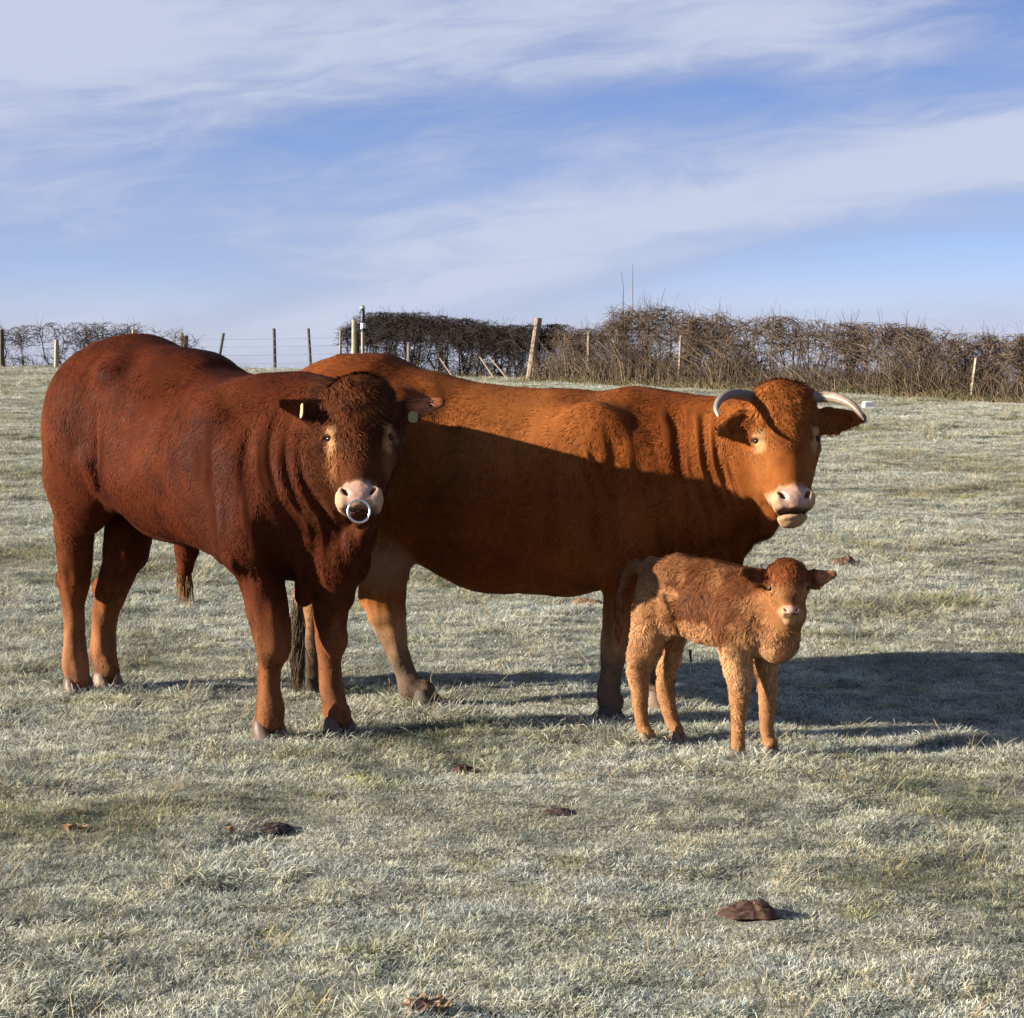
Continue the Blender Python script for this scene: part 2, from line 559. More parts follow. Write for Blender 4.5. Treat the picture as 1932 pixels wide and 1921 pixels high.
# ---------------------------------------------------------------- frosted grass: tufts set out over the field by geometry nodes
def blades(n, spread, length, width, lean, curl, seed, upright=0.0):
    r = np.random.default_rng(seed)
    a, d = r.uniform(0, 2 * np.pi, n), spread * np.sqrt(r.uniform(0, 1, n))
    base = np.stack([d * np.cos(a), d * np.sin(a), np.full(n, -.006)], 1)
    h = a + r.normal(0, .95, n)
    ln = length * r.uniform(.45, 1.25, n)
    le = np.clip(lean * r.uniform(.3, 1.3, n), 0, 1.45)
    cu = curl * r.uniform(.2, 1.4, n)
    m = 4
    P = np.zeros((n, m, 3)); P[:, 0] = base
    for j in range(1, m):
        ang = le + cu * (j - 1)
        st = np.stack([np.sin(ang) * np.cos(h), np.sin(ang) * np.sin(h), np.cos(ang)], 1)
        P[:, j] = P[:, j - 1] + st * (ln / (m - 1))[:, None]
        h = h + r.normal(0, .35, n)
    side = np.stack([-np.sin(h), np.cos(h), 0 * h], 1) + r.normal(0, .35, (n, 3))
    side = unit(side)
    w = width * r.uniform(.6, 1.3, n)
    V, t = [], []
    for j in range(m):
        wj = w * (1.0, .95, .7, .0)[j] * .5
        V.append(P[:, j] - side * wj[:, None]); V.append(P[:, j] + side * wj[:, None])
        t += [np.full(n, j / (m - 1))] * 2
    V = np.stack(V, 1).reshape(-1, 3)
    t = np.stack(t, 1).ravel()
    rr = np.repeat(r.uniform(0, 1, n), 2 * m)
    i0 = (np.arange(n) * 2 * m)[:, None]
    Q = np.concatenate([i0 + np.array([2 * j, 2 * j + 1, 2 * j + 3, 2 * j + 2]) for j in range(m - 1)])
    return V, Q, t, rr

tuft_kinds = []
for k in range(6):
    tuft_kinds.append(blades(96, .060, .028, .0022, (1.0, 1.3)[k % 2], .55, 100 + k))
for k in range(2):
    tuft_kinds.append(blades(90, .055, .052, .0028, .95, .55, 200 + k))
tuft_kinds.append(blades(7, .05, .11, .0030, .55, .30, 300))
protos = []
for k, (V, Q, t, rr) in enumerate(tuft_kinds):
    if k == 8:
        rr = rr * .1 + .9 + .6
        t = t * .35
    if k in (6, 7):
        t = t * .80
    protos.append(bpy.data.objects.new('grass_tuft', mesh_np('grass_tuft', V, Q, M_grass, extra={'t': t, 'r': rr})))

PATS = [(1418, 1728, 112), (873, 1458, 60), (521, 1567, 74), (1057, 1536, 62), (1592, 1064, 56), (1104, 1140, 62)]
def on_ground(px, py, d0):
    """where the ray through (px,py) meets the ground near distance d0"""
    d = ray(px, py)
    t = d0
    for _ in range(60):
        p = d * t
        e = p[2] + CAM_H - float(height(np.array([p[0]]), np.array([p[1]]))[0])
        t += np.clip(.8 * e / max(-d[2], .01), -3, 3)
        t = min(max(t, 4.0), 90.0)
    return d * t + np.array([0, 0, CAM_H])

def scatter():
    bare = []
    for px, py, w in PATS:
        q = on_ground(px, py, CAM_F * CAM_H / (py - 640.0))
        bare.append((q[0], q[1], w * q[1] / CAM_F / 2 * 1.12 + .035))
    P, kind, sc, rot, tilt = [], [], [], [], []
    edges = np.concatenate([np.arange(3.9, 16, .5), np.arange(16, 66, 2.0)])
    for a, b in zip(edges[:-1], edges[1:]):
        d = (a + b) / 2
        half = .2415 * 1.30 * b + .7
        dens = 1150.0 / (d / 5.0) ** 1.15 * (1.0 if d < 16 else 1.0)
        n = int(dens * 2 * half * (b - a))
        x, y = rng.uniform(-half, half, n), rng.uniform(a, b, n)
        keep = y < crest(x) + 2.5
        for bx, by, br in bare:
            keep &= (x - bx) ** 2 + ((y - by) / .9) ** 2 > br ** 2
        x, y = x[keep], y[keep]
        Q = np.stack([x, y, 0 * x], 1)
        lush = fbm(Q * .9, 31, 3) + .5 * vnoise(Q * 2.7, 33)
        u = rng.uniform(0, 1, len(x))
        kd = rng.integers(0, 6, len(x))
        kd = np.where((lush > .30) & (u < .4), 6 + (u * 50).astype(int) % 2, kd)
        kd = np.where(rng.uniform(0, 1, len(x)) < .022, 8, kd)
        s = (.62 + .55 * rng.uniform(0, 1, len(x)) + .38 * np.clip(lush, -.55, .9)) * (1 + .028 * max(0, d - 6))
        P.append(np.stack([x, y, height(x, y)], 1)); kind.append(kd); sc.append(s)
        rot.append(rng.uniform(0, 2 * np.pi, len(x))); tilt.append(rng.normal(0, .13, len(x)))
    return [np.concatenate(v) for v in (P, kind, sc, rot, tilt)]
GP, GK, GS, GR, GT = scatter()
me = bpy.data.meshes.new('grass')
me.vertices.add(len(GP)); me.vertices.foreach_set('co', GP.astype(np.float32).ravel())
for nm, ty, v in (('kind_no', 'INT', GK), ('size', 'FLOAT', GS), ('spin', 'FLOAT', GR), ('tilt', 'FLOAT', GT)):
    a = me.attributes.new(nm, ty, 'POINT'); a.data.foreach_set('value', v.astype(np.int32 if ty == 'INT' else np.float32))
me.materials.append(M_grass)
grass = tag(link('frosted_grass', me), 'short frosted grass covering the whole field', 'grass', kind='stuff')
ng = bpy.data.node_groups.new('grass_tufts', 'GeometryNodeTree')
ng.interface.new_socket('Geometry', in_out='INPUT', socket_type='NodeSocketGeometry')
ng.interface.new_socket('Geometry', in_out='OUTPUT', socket_type='NodeSocketGeometry')
gi, go = ng.nodes.new('NodeGroupInput'), ng.nodes.new('NodeGroupOutput')
join = ng.nodes.new('GeometryNodeGeometryToInstance')
for p in reversed(protos):          # the last link made comes first in the list of instances
    oi = ng.nodes.new('GeometryNodeObjectInfo'); oi.inputs['Object'].default_value = p
    ng.links.new(oi.outputs['Geometry'], join.inputs[0])
def named(nm, ty):
    n = ng.nodes.new('GeometryNodeInputNamedAttribute'); n.data_type = ty; n.inputs['Name'].default_value = nm
    return n.outputs[0]
cx = ng.nodes.new('ShaderNodeCombineXYZ')
ng.links.new(named('tilt', 'FLOAT'), cx.inputs[0]); ng.links.new(named('spin', 'FLOAT'), cx.inputs[2])
e2r = ng.nodes.new('FunctionNodeEulerToRotation'); ng.links.new(cx.outputs[0], e2r.inputs[0])
m2p = ng.nodes.new('GeometryNodeMeshToPoints'); ng.links.new(gi.outputs[0], m2p.inputs['Mesh'])
iop = ng.nodes.new('GeometryNodeInstanceOnPoints'); iop.inputs['Pick Instance'].default_value = True
ng.links.new(m2p.outputs[0], iop.inputs['Points']); ng.links.new(join.outputs[0], iop.inputs['Instance'])
ng.links.new(named('kind_no', 'INT'), iop.inputs['Instance Index']); ng.links.new(e2r.outputs[0], iop.inputs['Rotation'])
ng.links.new(named('size', 'FLOAT'), iop.inputs['Scale'])
ng.links.new(iop.outputs[0], go.inputs[0])
grass.modifiers.new('tufts', 'NODES').node_group = ng
# ---------------------------------------------------------------- hedges along the crest
M_twig = mat_col('hedge_bark', .9, .15, 9.0)
M_dry = mat_col('dry_grass_stalks', .85, .2, 4.0)
M_post_old = mat_wood('weathered_post', (.20, .15, .11), (.36, .28, .20))
M_post_pale = mat_wood('pale_post', (.30, .24, .16), (.48, .40, .28))
M_post_dark = mat_wood('dark_post', (.055, .045, .038), (.12, .095, .075))
M_wire = mat_plain('fence_wire', (.16, .165, .175), .6, .3)

def hedge(name, label, A, B, tops, depth, dens, col, dark, shoots, dry, gaps=0.0, seed=1, group=None):
    """A, B: ends on the ground (x, y); tops: [(s, height)]; dens: stems per metre"""
    r = np.random.default_rng(seed)
    A, B = np.array(A, float), np.array(B, float)
    ln = np.linalg.norm(B - A); dr = (B - A) / ln; nr = np.array([-dr[1], dr[0]])
    ts, th = np.array([q[0] for q in tops]) * ln, np.array([q[1] for q in tops])
    def pt(s, o):
        p = A + s[:, None] * dr + o[:, None] * nr
        return np.stack([p[:, 0], p[:, 1], height(p[:, 0], p[:, 1])], 1)
    def top(s):
        w = np.stack([s * .9, 0 * s, 0 * s], 1)
        return np.interp(s, ts, th) * (1 + .035 * vnoise(w, seed) + .025 * vnoise(w * 3.1, seed + 1))
    up = np.array([0, 0, 1.0])
    # stems
    n, m = int(ln * dens), 6
    s = r.uniform(0, ln, n); o = r.normal(0, depth * .22, n)
    b = pt(s, o); H = top(s) * r.uniform(.75, 1.0, n)
    P = np.zeros((n, m, 3))
    dx = np.cumsum(r.normal(0, .055, (n, m, 3)) * np.array([1, 1, 0]), 1)
    for j in range(m):
        P[:, j] = b + up * (H * j / (m - 1))[:, None] + dx[:, j] * (j > 0)
    P[:, 0, 2] -= .06
    R = (r.uniform(.014, .034, n))[:, None] * np.linspace(1, .35, m)
    sets = [(P, R)]
    stems_n = n
    # branches
    def grow(P0, R0, n, lmin, lmax, m, upb, spread, rad, smin, smax, lowcut=0.0):
        k = r.integers(0, len(P0), n)
        f = r.uniform(smin, smax, n) * (P0.shape[1] - 1)
        j = np.clip(f.astype(int), 0, P0.shape[1] - 2); f = (f - j)[:, None]
        st = P0[k, j] * (1 - f) + P0[k, j + 1] * f
        d = r.normal(0, 1, (n, 3)) * np.array([spread, spread, spread * .8]) + up * upb
        d = unit(d)
        L = r.uniform(lmin, lmax, n)
        P = np.zeros((n, m, 3)); P[:, 0] = st
        for q in range(1, m):
            d = unit(d + r.normal(0, .28, (n, 3)))
            P[:, q] = P[:, q - 1] + d * (L / (m - 1))[:, None]
        R = (rad * r.uniform(.6, 1.4, n))[:, None] * np.linspace(1, .4, m)
        return P, R
    def clip_top(P, slack):
        q = P[..., :2] - A
        sg = (q @ dr).ravel()
        base = pt(np.clip(sg, 0, ln), 0 * sg)[:, 2].reshape(P.shape[:2])
        tp = top(np.clip(sg, 0, ln)).reshape(P.shape[:2]) + base + slack
        P[..., 2] = np.where(P[..., 2] > tp, tp - .25 * (P[..., 2] - tp), P[..., 2])
        off = (q @ nr)
        ex = np.clip(np.abs(off) - depth * .6, 0, None) * np.sign(off)
        P[..., :2] -= ex[..., None] * nr * .8
        return P
    P1, R1 = grow(P, R, int(ln * dens * 12), .25, .7, 4, .35, 1.0, .0085, .05, 1.0)
    P1 = clip_top(P1, .05)
    P2, R2 = grow(P1, R1, int(ln * dens * 70), .10, .42, 3, .30, 1.0, .0062, .15, 1.0)
    P2 = clip_top(P2, .10)
    # the clipped head of the hedge, where the growth is thickest
    n3 = int(ln * dens * 10)
    s3 = r.uniform(0, ln, n3)
    c3 = pt(s3, r.normal(0, depth * .26, n3)); f3 = r.uniform(.60, .97, n3)
    seg0 = np.stack([c3, c3 + r.normal(0, .12, (n3, 3))], 1); seg0[..., 2] += (top(s3) * f3)[:, None]
    P3, R3 = grow(seg0, R[:1], int(ln * dens * 40 * dark), .15, .45, 3, .1, 1.0, .0070, 0.0, 1.0)
    P3 = clip_top(P3, .06)
    sets2 = [(P1, R1), (P2, R2), (P3, R3)]
    # young shoots above the head
    P4, R4 = grow(P, R, int(ln * shoots), .15, .55, 3, 2.2, .55, .0045, .92, 1.0)
    sets2.append((P4, R4))
    out = []
    rt = root(name, (*(A + B) / 2, float(height(*((A + B) / 2)[:, None])[0])), label, 'hedge', group)
    org = np.array(rt.location)
    def emit(nm, sets, base, var, mat):
        Vs, Qs, Cs, off = [], [], [], 0
        for P, R in sets:
            V, Q = tubes(P, R)
            c = np.asarray(base) * (1 + var * r.normal(0, 1, (len(P), 1)))
            c = np.clip(c, .006, 1)
            Vs.append(V); Qs.append(Q + off); off += len(V)
            Cs.append(np.repeat(c, P.shape[1] * 3, 0))
        o = link(nm, mesh_np(nm, np.concatenate(Vs), np.concatenate(Qs), mat, np.concatenate(Cs), origin=org), rt)
        o['kind'] = 'stuff'
        return o
    emit('stem', sets, np.array(col) * 1.15, .25, M_twig)
    emit('twig', sets2, col, .30, M_twig)
    if dry > 0:
        n = int(ln * dry)
        s = r.uniform(0, ln, n); o = r.normal(-depth * .25, depth * .38, n) if nr[1] > 0 else r.normal(depth * .25, depth * .38, n)
        b = pt(s, o); H = r.gamma(2.4, .19 if dry > 100 else .10, n).clip(.06, .95) * (.7 + .8 * np.clip(vnoise(np.stack([s * .8, 0 * s, 0 * s], 1), seed + 9) + .3, 0, 1))
        le = r.normal(0, .38, (n, 2))
        P = np.zeros((n, 3, 3))
        for j in range(3):
            f = j / 2
            P[:, j] = b + up * (H * f * (1 - .18 * f))[:, None]
            P[:, j, :2] += le * (H * f * f)[:, None]
        R = (r.uniform(.0045, .011, n))[:, None] * np.array([1, .8, .3])
        Vd, Qd = tubes(P, R)
        mixv = r.uniform(0, 1, (n, 1))
        lowg = (H[:, None] < .18) * (r.uniform(0, 1, (n, 1)) < .75)
        c = np.array([.115, .082, .058]) * (1 - mixv ** 3) + np.array([.30, .23, .145]) * mixv ** 3
        c = c * (.6 + .6 * r.uniform(0, 1, (n, 1)))
        c = np.where(lowg, np.array([.14, .15, .06]) * (.6 + .8 * mixv), c)
        o = link('dry_grass', mesh_np('dry_grass', Vd, Qd, M_dry, np.repeat(c, 9, 0), origin=org), rt)
        o['kind'] = 'stuff'
    # the rough verge along its foot
    if dry > 100:
        n = int(ln * 520)
        s = r.uniform(0, ln, n); sg = -1 if nr[1] > 0 else 1
        b = pt(s, sg * r.uniform(depth * .25, depth * 1.15, n)); H = r.uniform(.05, .20, n) * (1 + .6 * vnoise(np.stack([s * 1.3, 0 * s, 0 * s], 1), seed + 12))
        le = r.normal(0, .55, (n, 2))
        P = np.zeros((n, 3, 3))
        for j in range(3):
            g = j / 2
            P[:, j] = b + up * (H * g * (1 - .2 * g))[:, None]; P[:, j, :2] += le * (H * g * g)[:, None]
        Vd, Qd = tubes(P, (r.uniform(.006, .012, n))[:, None] * np.array([1, .8, .3]))
        mx = r.uniform(0, 1, (n, 1))
        c = np.array([.105, .105, .040]) * (1 - mx) + np.array([.27, .215, .11]) * mx
        o = link('verge_grass', mesh_np('verge_grass', Vd, Qd, M_dry, np.repeat(c, 9, 0), origin=org), rt)
        o['kind'] = 'stuff'
    return rt

def hedge_xy(px, d):
    return ((px - 966.0) / CAM_F * d, d)
def hedge_line(px):
    k = (px - 966.0) / CAM_F
    y = (58.0 - 4.0 * 1.32) / (1 + 1.32 * k)
    return (k * y, y)
HA, HB, HC, HD = hedge_line(664), hedge_line(1052), hedge_line(1330), hedge_line(2120)
hedge('hedge', 'dark dense clipped hedge with sky showing between its stems, left of the stout leaning post', HA, HB,
      [(0, 1.15), (.12, 1.62), (.30, 1.58), (.55, 1.45), (.75, 1.25), (1, 1.34)], .9, 9, (.034, .027, .023), 2.6, 18, 30, seed=3)
hedge('hedge', 'tall bushy stretch of bare brown hedge with long shoots, right of the stout leaning post', HB, HC,
      [(0, 1.25), (.28, 1.22), (.50, 1.75), (.72, 1.75), (1, 1.52)], .95, 8.5, (.112, .080, .055), 1.3, 44, 760, seed=4)
hedge('hedge', 'long low bare brown hedge with dry bramble at its foot, behind the horned cow', HC, HD,
      [(0, 1.52), (.25, 1.50), (.5, 1.32), (.75, 1.18), (.9, 1.10), (1, 1.35)], .95, 8.0, (.115, .082, .056), 1.1, 38, 800, seed=5)
LA, LB = hedge_xy(-420, 62.5), hedge_xy(268, 62.0)
hedge('hedge', 'thin see-through clipped hedge at the far left of the field', LA, LB, [(0, 1.20), (.5, 1.18), (.8, 1.26), (1, 1.20)], .5, 4.6, (.085, .070, .060), .8, 5, 60, seed=6)
hedge('bush', 'small sparse bare bush on the skyline behind the bull\'s rump', hedge_xy(290, 62.0), hedge_xy(372, 61.6), [(0, 1.15), (.4, 1.2), (1, .9)], .5, 2.6, (.10, .085, .072), .4, 8, 20, seed=7)['category'] = 'bush'
# long single shoots
def shoots():
    rt = root('tall_shoots', HB + (0,), 'tuft of very long bare shoots rising from the bushy top of the hedge', 'shoots')
    rt.location = (*hedge_line(1180), float(height(*np.array(hedge_line(1180))[:, None])[0]))
    r = np.random.default_rng(8)
    for px, py, lean in ((1175, 512, -.10), (1190, 500, -.06), (1218, 560, .05), (1226, 556, -.03), (1240, 562, .04), (1250, 545, .10), (1207, 570, -.08)):
        x, y = hedge_line(px)
        g = float(height(np.array([x]), np.array([y]))[0])
        ztop = at_depth(px, py, y)[2]
        P = np.zeros((1, 5, 3))
        for j in range(5):
            f = j / 4
            P[0, j] = (x + lean * (f - 1) * .5 + r.normal(0, .022), y, g + .9 + (ztop - g - .9) * f)
        V, Q = tubes(P, np.array([[.011, .010, .009, .007, .004]]), 4)
        link('shoot', mesh_np('shoot', V, Q, M_twig, np.tile([.12, .10, .085], (len(V), 1)), origin=np.array(rt.location)), rt)
shoots()

# ---------------------------------------------------------------- posts, stakes and the wire fence in the gap
def post_mesh(nm, foot, head, r0, r1, mat, sides=9, seed=0):
    """a round, slightly uneven post from foot to head with a sawn top"""
    r = np.random.default_rng(seed)
    foot, head = np.array(foot, float), np.array(head, float)
    ax = unit(head - foot)
    A = unit(np.cross(ax, [0, 1.0, .1])); B = np.cross(ax, A)
    m = 6
    V = []
    ang = np.arange(sides) * 2 * np.pi / sides
    wob = 1 + r.normal(0, .05, sides)
    for j in range(m):
        f = j / (m - 1)
        c = foot + (head - foot) * f + (A * r.normal(0, .004) + B * r.normal(0, .004)) * (0 < j < m - 1)
        R = (r0 + (r1 - r0) * f) * wob * (1 + r.normal(0, .02, sides))
        V.append(c + A * (R * np.cos(ang))[:, None] + B * (R * np.sin(ang))[:, None])
    V = np.concatenate(V)
    V[-sides:] += ax * (r.normal(0, .006, sides))[:, None]
    i = np.arange(m * sides).reshape(m, sides); nx = np.roll(i, -1, 1)
    Q = np.stack([i[:-1], nx[:-1], nx[1:], i[1:]], -1).reshape(-1, 4)
    V = np.concatenate([V, [head + ax * .004]])
    T = np.stack([i[-1], nx[-1], np.full(sides, m * sides)], 1)
    return mesh_np(nm, V - foot, [Q, T], mat, smooth=False), foot

def post_at(p0, p1, d, wpx, mat, seed, y_lean=0.0, taper=.9):
    foot = at_depth(*p0, d)
    g = float(height(np.array([foot[0]]), np.array([foot[1]]))[0])
    head = at_depth(*p1, d)
    head[1] += y_lean
    dirn = (head - foot) / max(head[2] - foot[2], .1)
    foot = foot + dirn * (g - .12 - foot[2])
    return post_mesh('post', foot, head, wpx * d / CAM_F / 2, wpx * d / CAM_F / 2 * taper, mat, seed=seed)

def lone_post(name, label, cat, *a, group=None):
    me, foot = post_at(*a)
    o = link(name, me); o.location = foot
    return tag(o, label, cat, group)

yb = hedge_line(1006)[1] - .9
lone_post('leaning_post', 'stout pale brown wooden post leaning to the right, standing in front of the hedge', 'post', (1001, 708), (1016, 600), yb, 15, M_post_old, 1, 0, .95)
G = 'posts showing in the hedge'
y2 = hedge_line(1112)[1] - .8
lone_post('hedge_post', 'brown square-headed post showing in the hedge just right of the stout leaning post', 'post', (1110, 697), (1112, 627), y2, 8, M_post_old, 2, group=G)
lone_post('hedge_post', 'broken pale stick post in the hedge above the cow\'s neck', 'post', (1281, 712), (1285, 634), hedge_line(1283)[1] - .8, 5.5, M_post_old, 3, group=G)
lone_post('hedge_post', 'pale yellowish post in the hedge near the right edge of the photo', 'post', (1834, 735), (1842, 676), hedge_line(1838)[1] - .8, 7.5, M_post_pale, 4, group=G)
lone_post('hedge_post', 'pale post half hidden in the hedge between the cow\'s right horn and the yellowish post', 'post', (1733, 740), (1736, 668), hedge_line(1734)[1] - .55, 6, M_post_old, 5, group=G)
lone_post('hedge_post', 'thin grey post in front of the dark hedge, above the cow\'s hips', 'post', (770, 700), (771, 646), hedge_line(770)[1] - 1.2, 5.5, M_post_old, 6, group=G)
lone_post('hedge_post', 'thin grey post at the left end of the dark hedge', 'post', (641, 700), (643, 622), 57.5, 5.5, M_post_old, 7, group=G)
lone_post('hedge_post', 'pale thick post at the left end of the dark hedge, under a dark cap', 'post', (667, 700), (668, 604), 55.6, 11, M_post_pale, 8, group=G)
G = 'pale stakes leaning at the foot of the dark hedge'
for k, (a, b, lb) in enumerate((((856, 714), (829, 676), 'pale stake leaning left at the foot of the dark hedge, leftmost of three'),
                                ((934, 717), (905, 674), 'pale stake leaning left at the foot of the dark hedge, middle of three'),
                                ((959, 717), (922, 673), 'pale stake leaning left at the foot of the dark hedge, nearest the stout leaning post'))):
    lone_post('leaning_stake', lb, 'stake', a, b, hedge_line((a[0] + b[0]) / 2)[1] - 1.3, 3.6, M_post_old, 20 + k, .35, .8, group=G)

# gate post with a black sleeve and a white insulator
d = 55.0
f0 = at_depth(684, 705, d)
gp = root('gate_post', f0, 'slim gate post with black sleeved top and white insulator beside the dark hedge', 'post')
def child_post(nm, a, b, w, mat, seed, rt):
    foot, head = at_depth(*a, d), at_depth(*b, d)
    me, foot = post_mesh(nm, foot, head, w * d / CAM_F / 2, w * d / CAM_F / 2, mat, seed=seed)
    o = link(nm, me, rt); o.location = foot - np.array(rt.location)
    return o
M_black, M_white = mat_plain('black_plastic', (.012, .012, .013), .45), mat_plain('white_plastic', (.80, .80, .78), .4)
child_post('pole', (684, 705), (685, 592), 6.5, M_post_pale, 31, gp)
child_post('sleeve', (685, 626), (684, 577), 8.5, M_black, 32, gp)
child_post('collar', (684, 582), (684, 579), 9.5, M_white, 33, gp)
child_post('insulator', (685, 620), (684.6, 610), 10, M_white, 34, gp)

# wire fence across the gap
fx = [(410, 700, 422, 629, M_post_dark, 6.5), (519, 704, 517, 620, M_post_dark, 6.5), (587, 704, 582, 620, M_post_dark, 6)]
fr = root('wire_fence', at_depth(519, 700, 60.5), 'wire fence on three thin dark posts across the gap in the skyline', 'fence')
heads = []
for k, (x0, y0, x1, y1, mt, w) in enumerate(fx):
    me, foot = post_at((x0, y0), (x1, y1), 60.5, w, mt, 40 + k)
    o = link('post', me, fr); o.location = foot - np.array(fr.location)
for py, sag in ((638, .02), (652, .03), (668, .03), (684, .02)):
    a, b = at_depth(372, py + 2, 61.0), at_depth(645, py - 1, 58.5)
    n = 14
    f = np.linspace(0, 1, n)[:, None]
    P = a + (b - a) * f
    P[:, 2] -= (sag * 4 * f * (1 - f))[:, 0]
    V, Q = tubes(P[None], np.full((1, n), .0055), 4)
    link('wire', mesh_np('wire', V, Q, M_wire, origin=np.array(fr.location)), fr)
G = 'posts along the far left hedge'
for k, (a, b, w, mt, lb) in enumerate((((4, 692), (3, 622), 9, M_post_dark, 'dark post at the left edge of the photo, in the see-through hedge'),
                                       ((106, 690), (107, 641), 9, M_post_pale, 'pale cream post in the see-through hedge, left of the bull\'s rump'),
                                       ((252, 690), (252, 622), 8, M_post_pale, 'pale post with only its head showing over the bull\'s rump'),
                                       ((341, 690), (342, 628), 8, M_post_pale, 'pale post beside a dark one, over the bull\'s loin'),
                                       ((349, 690), (351, 634), 9, M_post_dark, 'short dark post beside a pale one, over the bull\'s loin'))):
    lone_post('fence_post', lb, 'post', a, b, 61.4, w, mt, 60 + k, group=G)

# white salt block lying in the field behind the cow
p = on_ground(1637, 769, 38.0)
V = np.array([(x, y, z) for z in (0, 1) for x, y in ((-1, -1), (1, -1), (1, 1), (-1, 1))], float)
V[4:, :2] *= .86
V *= np.array([.095, .07, .115]); V[4:, 2] -= np.array([.0, .012, .004, .010])
blk = link('salt_block', mesh_np('salt_block', V, np.array([(0, 1, 5, 4), (1, 2, 6, 5), (2, 3, 7, 6), (3, 0, 4, 7), (4, 5, 6, 7), (3, 2, 1, 0)]), M_white, smooth=False))
blk.location, blk.rotation_euler = p, (.05, -.06, .25)
b = blk.modifiers.new('worn_edges', 'BEVEL'); b.width, b.segments = .018, 2
tag(blk, 'small bright white block lying on the frosty grass behind the cow\'s right horn', 'salt block')
# ---------------------------------------------------------------- cattle
def add_head(s, hf, zs=1.0, muz=1.0, poll=1.0, wide=1.0, mouth=0.0, jaw=1.0, eye=.236, chin=1.0, slit=True):
    """a bovine head as implicit shapes in the head's own frame; zs shortens it, muz narrows the muzzle"""
    c = hf.sc
    W = lambda x, y, z: hf.w(x * wide, y, z * zs)
    X, Y, Z = hf.X, hf.Y, hf.Z
    s.rc(W(0, -.135, -.10), W(0, -.125, -.22), .130 * c, .126 * c, .03 * c, X, 1.05 * wide)
    s.el(W(0, -.115, -.035), (X, Y, Z), np.array([.122 * wide, .10, .062 * poll]) * c, .028 * c)
    s.rc(W(0, -.10, -.20), W(0, -.075, -.47), .105 * c, .066 * c * (.5 + .5 * muz), .022 * c)
    for sx in (-1, 1):
        s.rc(W(sx * .060 * jaw, -.18, -.24), W(sx * (.052 * jaw - .016) * muz, -.135, -.46), .086 * c, .050 * c, .028 * c)
        s.el(W(sx * .108, -.085, .028 - eye), (X, Y, Z), np.array([.03, .05, .045]) * c, .02 * c)
    s.rc(W(0, -.21, -.30), W(0, -.15, -.49), .085 * c, .045 * c, .028 * c)
    s.el(W(0, -.066, -.515), (X, Y, Z), np.array([.089 * muz, .072, .062 * zs]) * c, .02 * c)
    for sx in (-1, 1):      # nostril wings
        s.el(W(sx * .063 * muz, -.030, -.505), (X, Y, Z), np.array([.034 * muz, .034, .045 * zs]) * c, .02 * c)
    s.el(W(0, -.015, -.500), (X, Y, Z), np.array([.04 * muz, .026, .05 * zs]) * c, .025 * c)
    s.el(W(0, -.098 + .02 * mouth, -.568 - .010 * mouth), (X, Y, Z), np.array([(.060 + .010 * mouth) * muz, .052, .018]) * c * chin, .014 * c)
    s.el(W(0, -.118, -.580 - .010 * mouth), (X, Y, Z), np.array([.046 * muz, .050, .022]) * c * chin, .026 * c)
    # mouth slit, nostrils, eye sockets
    if slit:
        s.el(W(0, -.045, -.5555 - .004 * mouth), (X, Y, Z), np.array([.078 * muz, .055, (.004 + .008 * mouth)]) * c, .008 * c, op=1)
    for sx in (-1, 1):
        ax = (X * sx * .55 + Z * .83, Y, X * -sx * .83 + Z * .55)
        s.el(W(sx * .056 * muz, -.004, -.492), ax, np.array([.022 * muz, .034, .0065]) * c, .008 * c, op=1)
        s.el(W(sx * .130, -.060, -eye), (X, Y, Z), np.array([.017, .022, .012]) * c, .010 * c, op=1)

def add_ear(s, B, T, up, face, w, th=.017, k=.03):
    B, T = np.array(B), np.array(T)
    a = unit(T - B); n = unit(face - a * (face @ a)); u = np.cross(n, a)
    ln = np.linalg.norm(T - B)
    s.rc(B - a * .03, B + a * ln * .25, w * .30, w * .34, k)
    r0, r1 = w * .5, w * .20
    s.rc(B + a * ln * .32, T - a * r1, r0, r1, .018, n, th / r0)
    s.rc(B + a * ln * .36 + n * th * 1.25, T - a * (r1 * 2.4), r0 * .74, r1 * .45, .004, n, th / r0, op=1)

def legs(s, f, L, k=.03, foot=.022, thin=1.0):
    """L: list of (v, [(px, py, r_px), ...])"""
    for v, pts in L:
        ch = []
        for q in pts:
            vv = q[3] if len(q) > 3 else v
            P, t = f.px(q[0], q[1], vv)
            ch.append((P, q[2] * thin * t / CAM_F))
        P, r = ch[-1]
        ch[-1] = (np.array([P[0], P[1], max(P[2], r * .88 + foot)]), r * .88)
        s.chain(ch, k)

